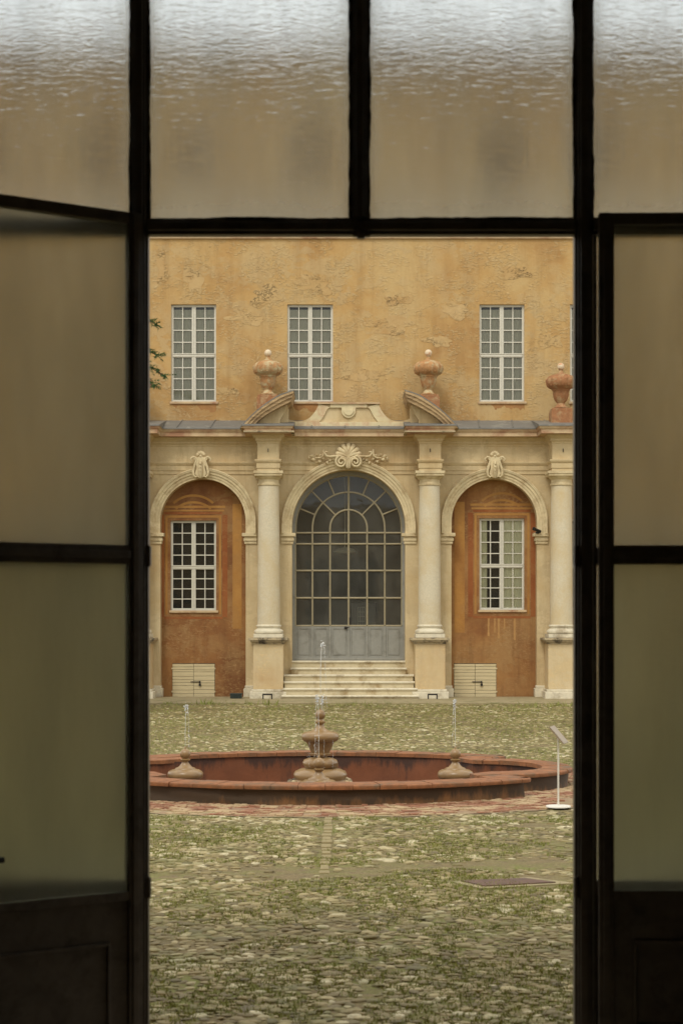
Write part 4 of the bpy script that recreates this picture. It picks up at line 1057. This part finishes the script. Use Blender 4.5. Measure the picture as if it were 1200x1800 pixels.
# ------------------------------------------------------------ conifer
def conifer():
    r = empty('conifer_tree', (-5.6, 34, 0)); tag(r, 'sparse drooping conifer at the far left, half hidden by the door leaf', 'tree')
    g = MB(); g.tube([(0, 0, -.1), (.03, 0, 2), (-.04, .05, 5), (.02, 0, 8.6)], [.16, .13, .09, .02], 10)
    L = MB(); rng = random.Random(4)
    def spray(p, dirn, ln):
        n_ = 16; pts = []
        for k in range(n_+1):
            t = k/n_; q = p+dirn*ln*t+Vector((0, 0, .18*math.sin(t*2.2)*ln*.5-.33*ln*t*t)); pts.append(q)
        g.tube(pts[::4]+[pts[-1]], [.028, .02, .014, .009, .004][:len(pts[::4])+1] if len(pts[::4])+1 == 5 else .01, 5)
        for k in range(3, n_+1):
            q = pts[k]
            for sg in range(5):
                sd = Vector((rng.uniform(-1, 1), rng.uniform(-1, 1), rng.uniform(-.9, .15))).normalized(); l2 = rng.uniform(.12, .34)*(1.15-k/n_*.6)
                # twig made of needle tufts
                for j in range(5):
                    c = q+(sd*.75+dirn*.6)*(l2*j/4)
                    for w__ in range(5):
                        nd = (sd+dirn*.4+Vector((rng.uniform(-1, 1), rng.uniform(-1, 1), rng.uniform(-1, 1)))*.9).normalized()*rng.uniform(.05, .09); ww = nd.cross(Vector((rng.random(), rng.random(), rng.random()))).normalized()*.007
                        L.add([c-ww, c+ww, c+nd], [(0, 1, 2)])
    z = 1.2
    while z < 8.4:
        for k in range(4):
            a = rng.uniform(0, 2*PI); ln = (1.72-.13*z)*rng.uniform(.75, 1.05)
            if math.cos(a) > .6: ln = min(ln, 1.3)
            spray(Vector((0, 0, z)), Vector((math.cos(a), math.sin(a), .1)), max(ln, .4))
        z += .27
    spray(Vector((0, 0, 7.35)), Vector((1, -.15, .12)), 1.95)
    spray(Vector((0, 0, 8.0)), Vector((1, .1, .14)), 1.86); spray(Vector((0, 0, 7.1)), Vector((1, .2, .1)), 2.02); spray(Vector((0, 0, 6.75)), Vector((1, -.3, .1)), 1.9)
    g.build('trunk', BARK, r, smooth=50); L.build('crown', NEEDLE, r, fix=False)
conifer()

# ------------------------------------------------------------ the room the photograph is taken from
YG = 6.0; FL = .29
Xg = lambda px, Y=YG: X(px, Y); Zg = lambda py, Y=YG: Z(py, Y)
OL, OR, OT = Xg(-135), Xg(1402), 4.42
def st(b, name, m, **k): return tag(b.build(name, m, **k), kind='structure')
b = MB(); b.box(-4.2, 4.2, -3.2, 6.3, FL-.1, FL); st(b, 'floor', FLOORM)
b = MB(); b.box(-4.2, 4.2, -3.2, 5.98, 5.0, 5.2); st(b, 'ceiling', ROOM)
b = MB(); b.box(-4.2, -4.0, -3.2, 5.98, FL, 5.0); st(b, 'wall_left', ROOM)
b = MB(); b.box(4.0, 4.2, -3.2, 5.98, FL, 5.0); st(b, 'wall_right', ROOM)
b = MB(); b.box(-4.0, 4.0, -3.2, -3.0, FL, 5.0); st(b, 'wall_back', ROOM)
b = MB()
for (x0, x1, z0, z1) in ((-14, OL, -.1, 6.8), (OR, 14, -.1, 6.8), (OL, OR, OT, 6.8), (OL, OR, -.1, FL-.1)):
    b.mi = 0; b.box(x0, x1, 5.985, 6.35, z0, z1)
st(b, 'wall_front', OCHRE)
b = MB(); b.box(-2, 2.2, 6.35, 6.75, 0, .15); st(b, 'doorstep', STONE, bevel=.01)

gl = empty('glazed_screen', (0, YG, FL)); tag(gl, 'black steel framed screen of rippled glass with its double doors standing open', 'glazed door screen')
def sp(b, name, m, par=gl, **k):
    o = b.build(name, m, None, **k); o.parent = par
    if par is gl: o.matrix_parent_inverse = Matrix.Translation((0, -YG, -FL))
    return o
def vbar(b, px0, px1, z0, z1, y0=5.965, y1=6.03):
    x0, x1 = Xg(px0), Xg(px1); b.box(x0, x1, 5.985, y1, z0, z1)
    w_ = x1-x0; b.box(x0+w_*.30, x1-w_*.30, y0, 5.983, z0, z1); b.box(x0+w_*.16, x1-w_*.16, 5.974, 5.9835, z0, z1)
b = MB()
vbar(b, 230, 262, FL, OT); vbar(b, 1008, 1040, FL, OT); b.box(Xg(1041.5), Xg(1048), 5.99, 6.028, FL, Zg(415)); vbar(b, -135, -105, FL, OT); vbar(b, 1372, 1402, FL, OT)
vbar(b, 616, 648, Zg(385), OT)
for (a, c) in ((-105, 230), (262, 1008), (1040, 1372)):
    x0, x1 = Xg(a), Xg(c)
    b.box(x0, x1, 5.985, 6.03, Zg(414), Zg(386)); b.box(x0, x1, 5.962, 5.984, Zg(408), Zg(394)); b.box(x0, x1, 5.985, 6.03, OT-.05, OT)
for (a, c) in ((-105, 230), (1048, 1372)):         # side lights behind the open leaves
    x0, x1 = Xg(a), Xg(c); b.box(x0, x1, 5.99, 6.03, Zg(992), Zg(962)); b.box(x0, x1, 5.99, 6.03, Zg(1575), Zg(1548))
    b.box(x0, x1, 6.0, 6.025, FL, Zg(1575))
sp(b, 'frame', FRAME, bevel=.002)
# ragged putty round the glass
b = MB()
def putty(x0, x1, z0, z1, y):
    for (p, q) in (((x0, z0), (x1, z0)), ((x1, z0), (x1, z1)), ((x1, z1), (x0, z1)), ((x0, z1), (x0, z0))):
        L = math.hypot(q[0]-p[0], q[1]-p[1]); n_ = max(4, int(L/.012)); pts = [(p[0]+(q[0]-p[0])*k/n_, y, p[1]+(q[1]-p[1])*k/n_) for k in range(n_+1)]
        rad = []; r_ = .005
        for k in range(n_+1): r_ = min(.0085, max(.003, r_+random.uniform(-.0016, .0016))); rad.append(r_)
        b.tube(pts, rad, 6)
PUT = simple('old_putty', lin(52, 46, 36), .9, .3, 20, .4, .004)
panes = [(262, 616), (648, 1008), (-105, 230), (1040, 1372)]
for a, c in panes: putty(Xg(a), Xg(c), Zg(386), OT-.05, 5.992)
sp(b, 'putty', PUT, smooth=50)
for a, c in panes:
    g = MB(); g.box(Xg(a), Xg(c), 5.998, 6.003, Zg(386), OT-.05); sp(g, 'transom_pane', FROST_T)
for a, c in ((-105, 230), (1048, 1372)):
    g = MB(); g.box(Xg(a), Xg(c), 6.008, 6.013, Zg(962), Zg(414)); sp(g, 'side_pane', FROST_S)
    g = MB(); g.box(Xg(a), Xg(c), 6.008, 6.013, Zg(1548), Zg(992)); sp(g, 'side_pane', FROST_S)
g = MB(); g.box(Xg(620), Xg(650), 5.955, 5.985, Zg(420), Zg(412)); g.tube([(Xg(634), 5.962, Zg(424)), (Xg(634), 5.962, Zg(412))], .014, 10); sp(g, 'door_catch', FRAME)
# hinge knuckles
for px in (263, 1010):
    for py in (978, 1558):
        g = MB(); g.tube([(Xg(px), 5.975, Zg(py+17)), (Xg(px), 5.975, Zg(py-17))], .009, 10); g.tube([(Xg(px), 5.975, Zg(py+19)), (Xg(px), 5.975, Zg(py-19))], .005, 10); sp(g, 'hinge', FRAME)

def leaf(name, xh, yh, ang, width, sign, lab):
    """door leaf in its own space: x runs from the hinge to the free edge, z up from the floor"""
    d = empty('door', (xh, yh, FL)); d.parent = gl; d.matrix_parent_inverse = Matrix.Translation((0, -YG, -FL)); d['label'] = lab
    d.rotation_euler = (0, 0, ang)
    zt_ = Zg(383)-FL; zm0, zm1 = Zg(993)-FL, Zg(960)-FL; zb = Zg(1560)-FL; s = sign; t = .018
    def bx(b, a, c, z0, z1, y0=-t, y1=t):
        b.box(s*a, s*c, y0, y1, z0, z1)
    b = MB()
    for (a, c) in ((0, .052), (width-.052, width)):
        bx(b, a, c, .01, zt_); bx(b, a+.015, c-.012, .01, zt_, -t-.006, -t-.0005)
    bx(b, .052, width-.052, zt_-.04, zt_); bx(b, .052, width-.052, zm0, zm1); bx(b, .052, width-.052, zm0+.02, zm1-.02, -t-.008, -t-.0005)
    bx(b, .052, width-.052, zb-.03, zb); bx(b, .052, width-.052, .01, .1)
    o = b.build('leaf_frame', FRAME, d, bevel=.002)
    b = MB(); bx(b, .052, width-.052, .1, zb-.03, -.006, .006)
    x0, x1, z0, z1 = .12, width-.12, .18, zb-.17
    for q in ((x0, x1, z0, z0+.012), (x0, x1, z1-.012, z1), (x0, x0+.012, z0+.012, z1-.012), (x1-.012, x1, z0+.012, z1-.012)): bx(b, q[0], q[1], q[2], q[3], -.016, -.0065)
    b.build('kick_panel', FRAME, d, bevel=.003)
    g = MB(); bx(g, .05, width-.05, zm1-.002, zt_-.038, -.003, .002); g.build('glass_pane', FROST_D, d)
    g = MB(); bx(g, .05, width-.05, zb-.002, zm0+.002, -.003, .002); g.build('glass_pane', FROST_L, d)
    g = MB(); hz = Zg(1505, 5.7)-FL; hx = s*(width-.03); g.tube([(hx, -t-.001, hz), (hx, -.065, hz)], .009, 10); g.tube([(hx, -.065, hz), (hx-s*.19, -.065, hz+.0)], [.010, .010], 12)
    g.box(hx-.016, hx+.016, -t-.008, -t-.001, hz-.08, hz+.08); g.build('handle', BLACKP, d, smooth=50)
    return d
leaf('l', Xg(250), 5.955, math.radians(33), .75, -1, 'left steel door leaf, swung inward at an angle')
leaf('r', Xg(1051, 5.94), 5.94, math.radians(-1.0), .72, 1, 'right steel door leaf, folded flat back')
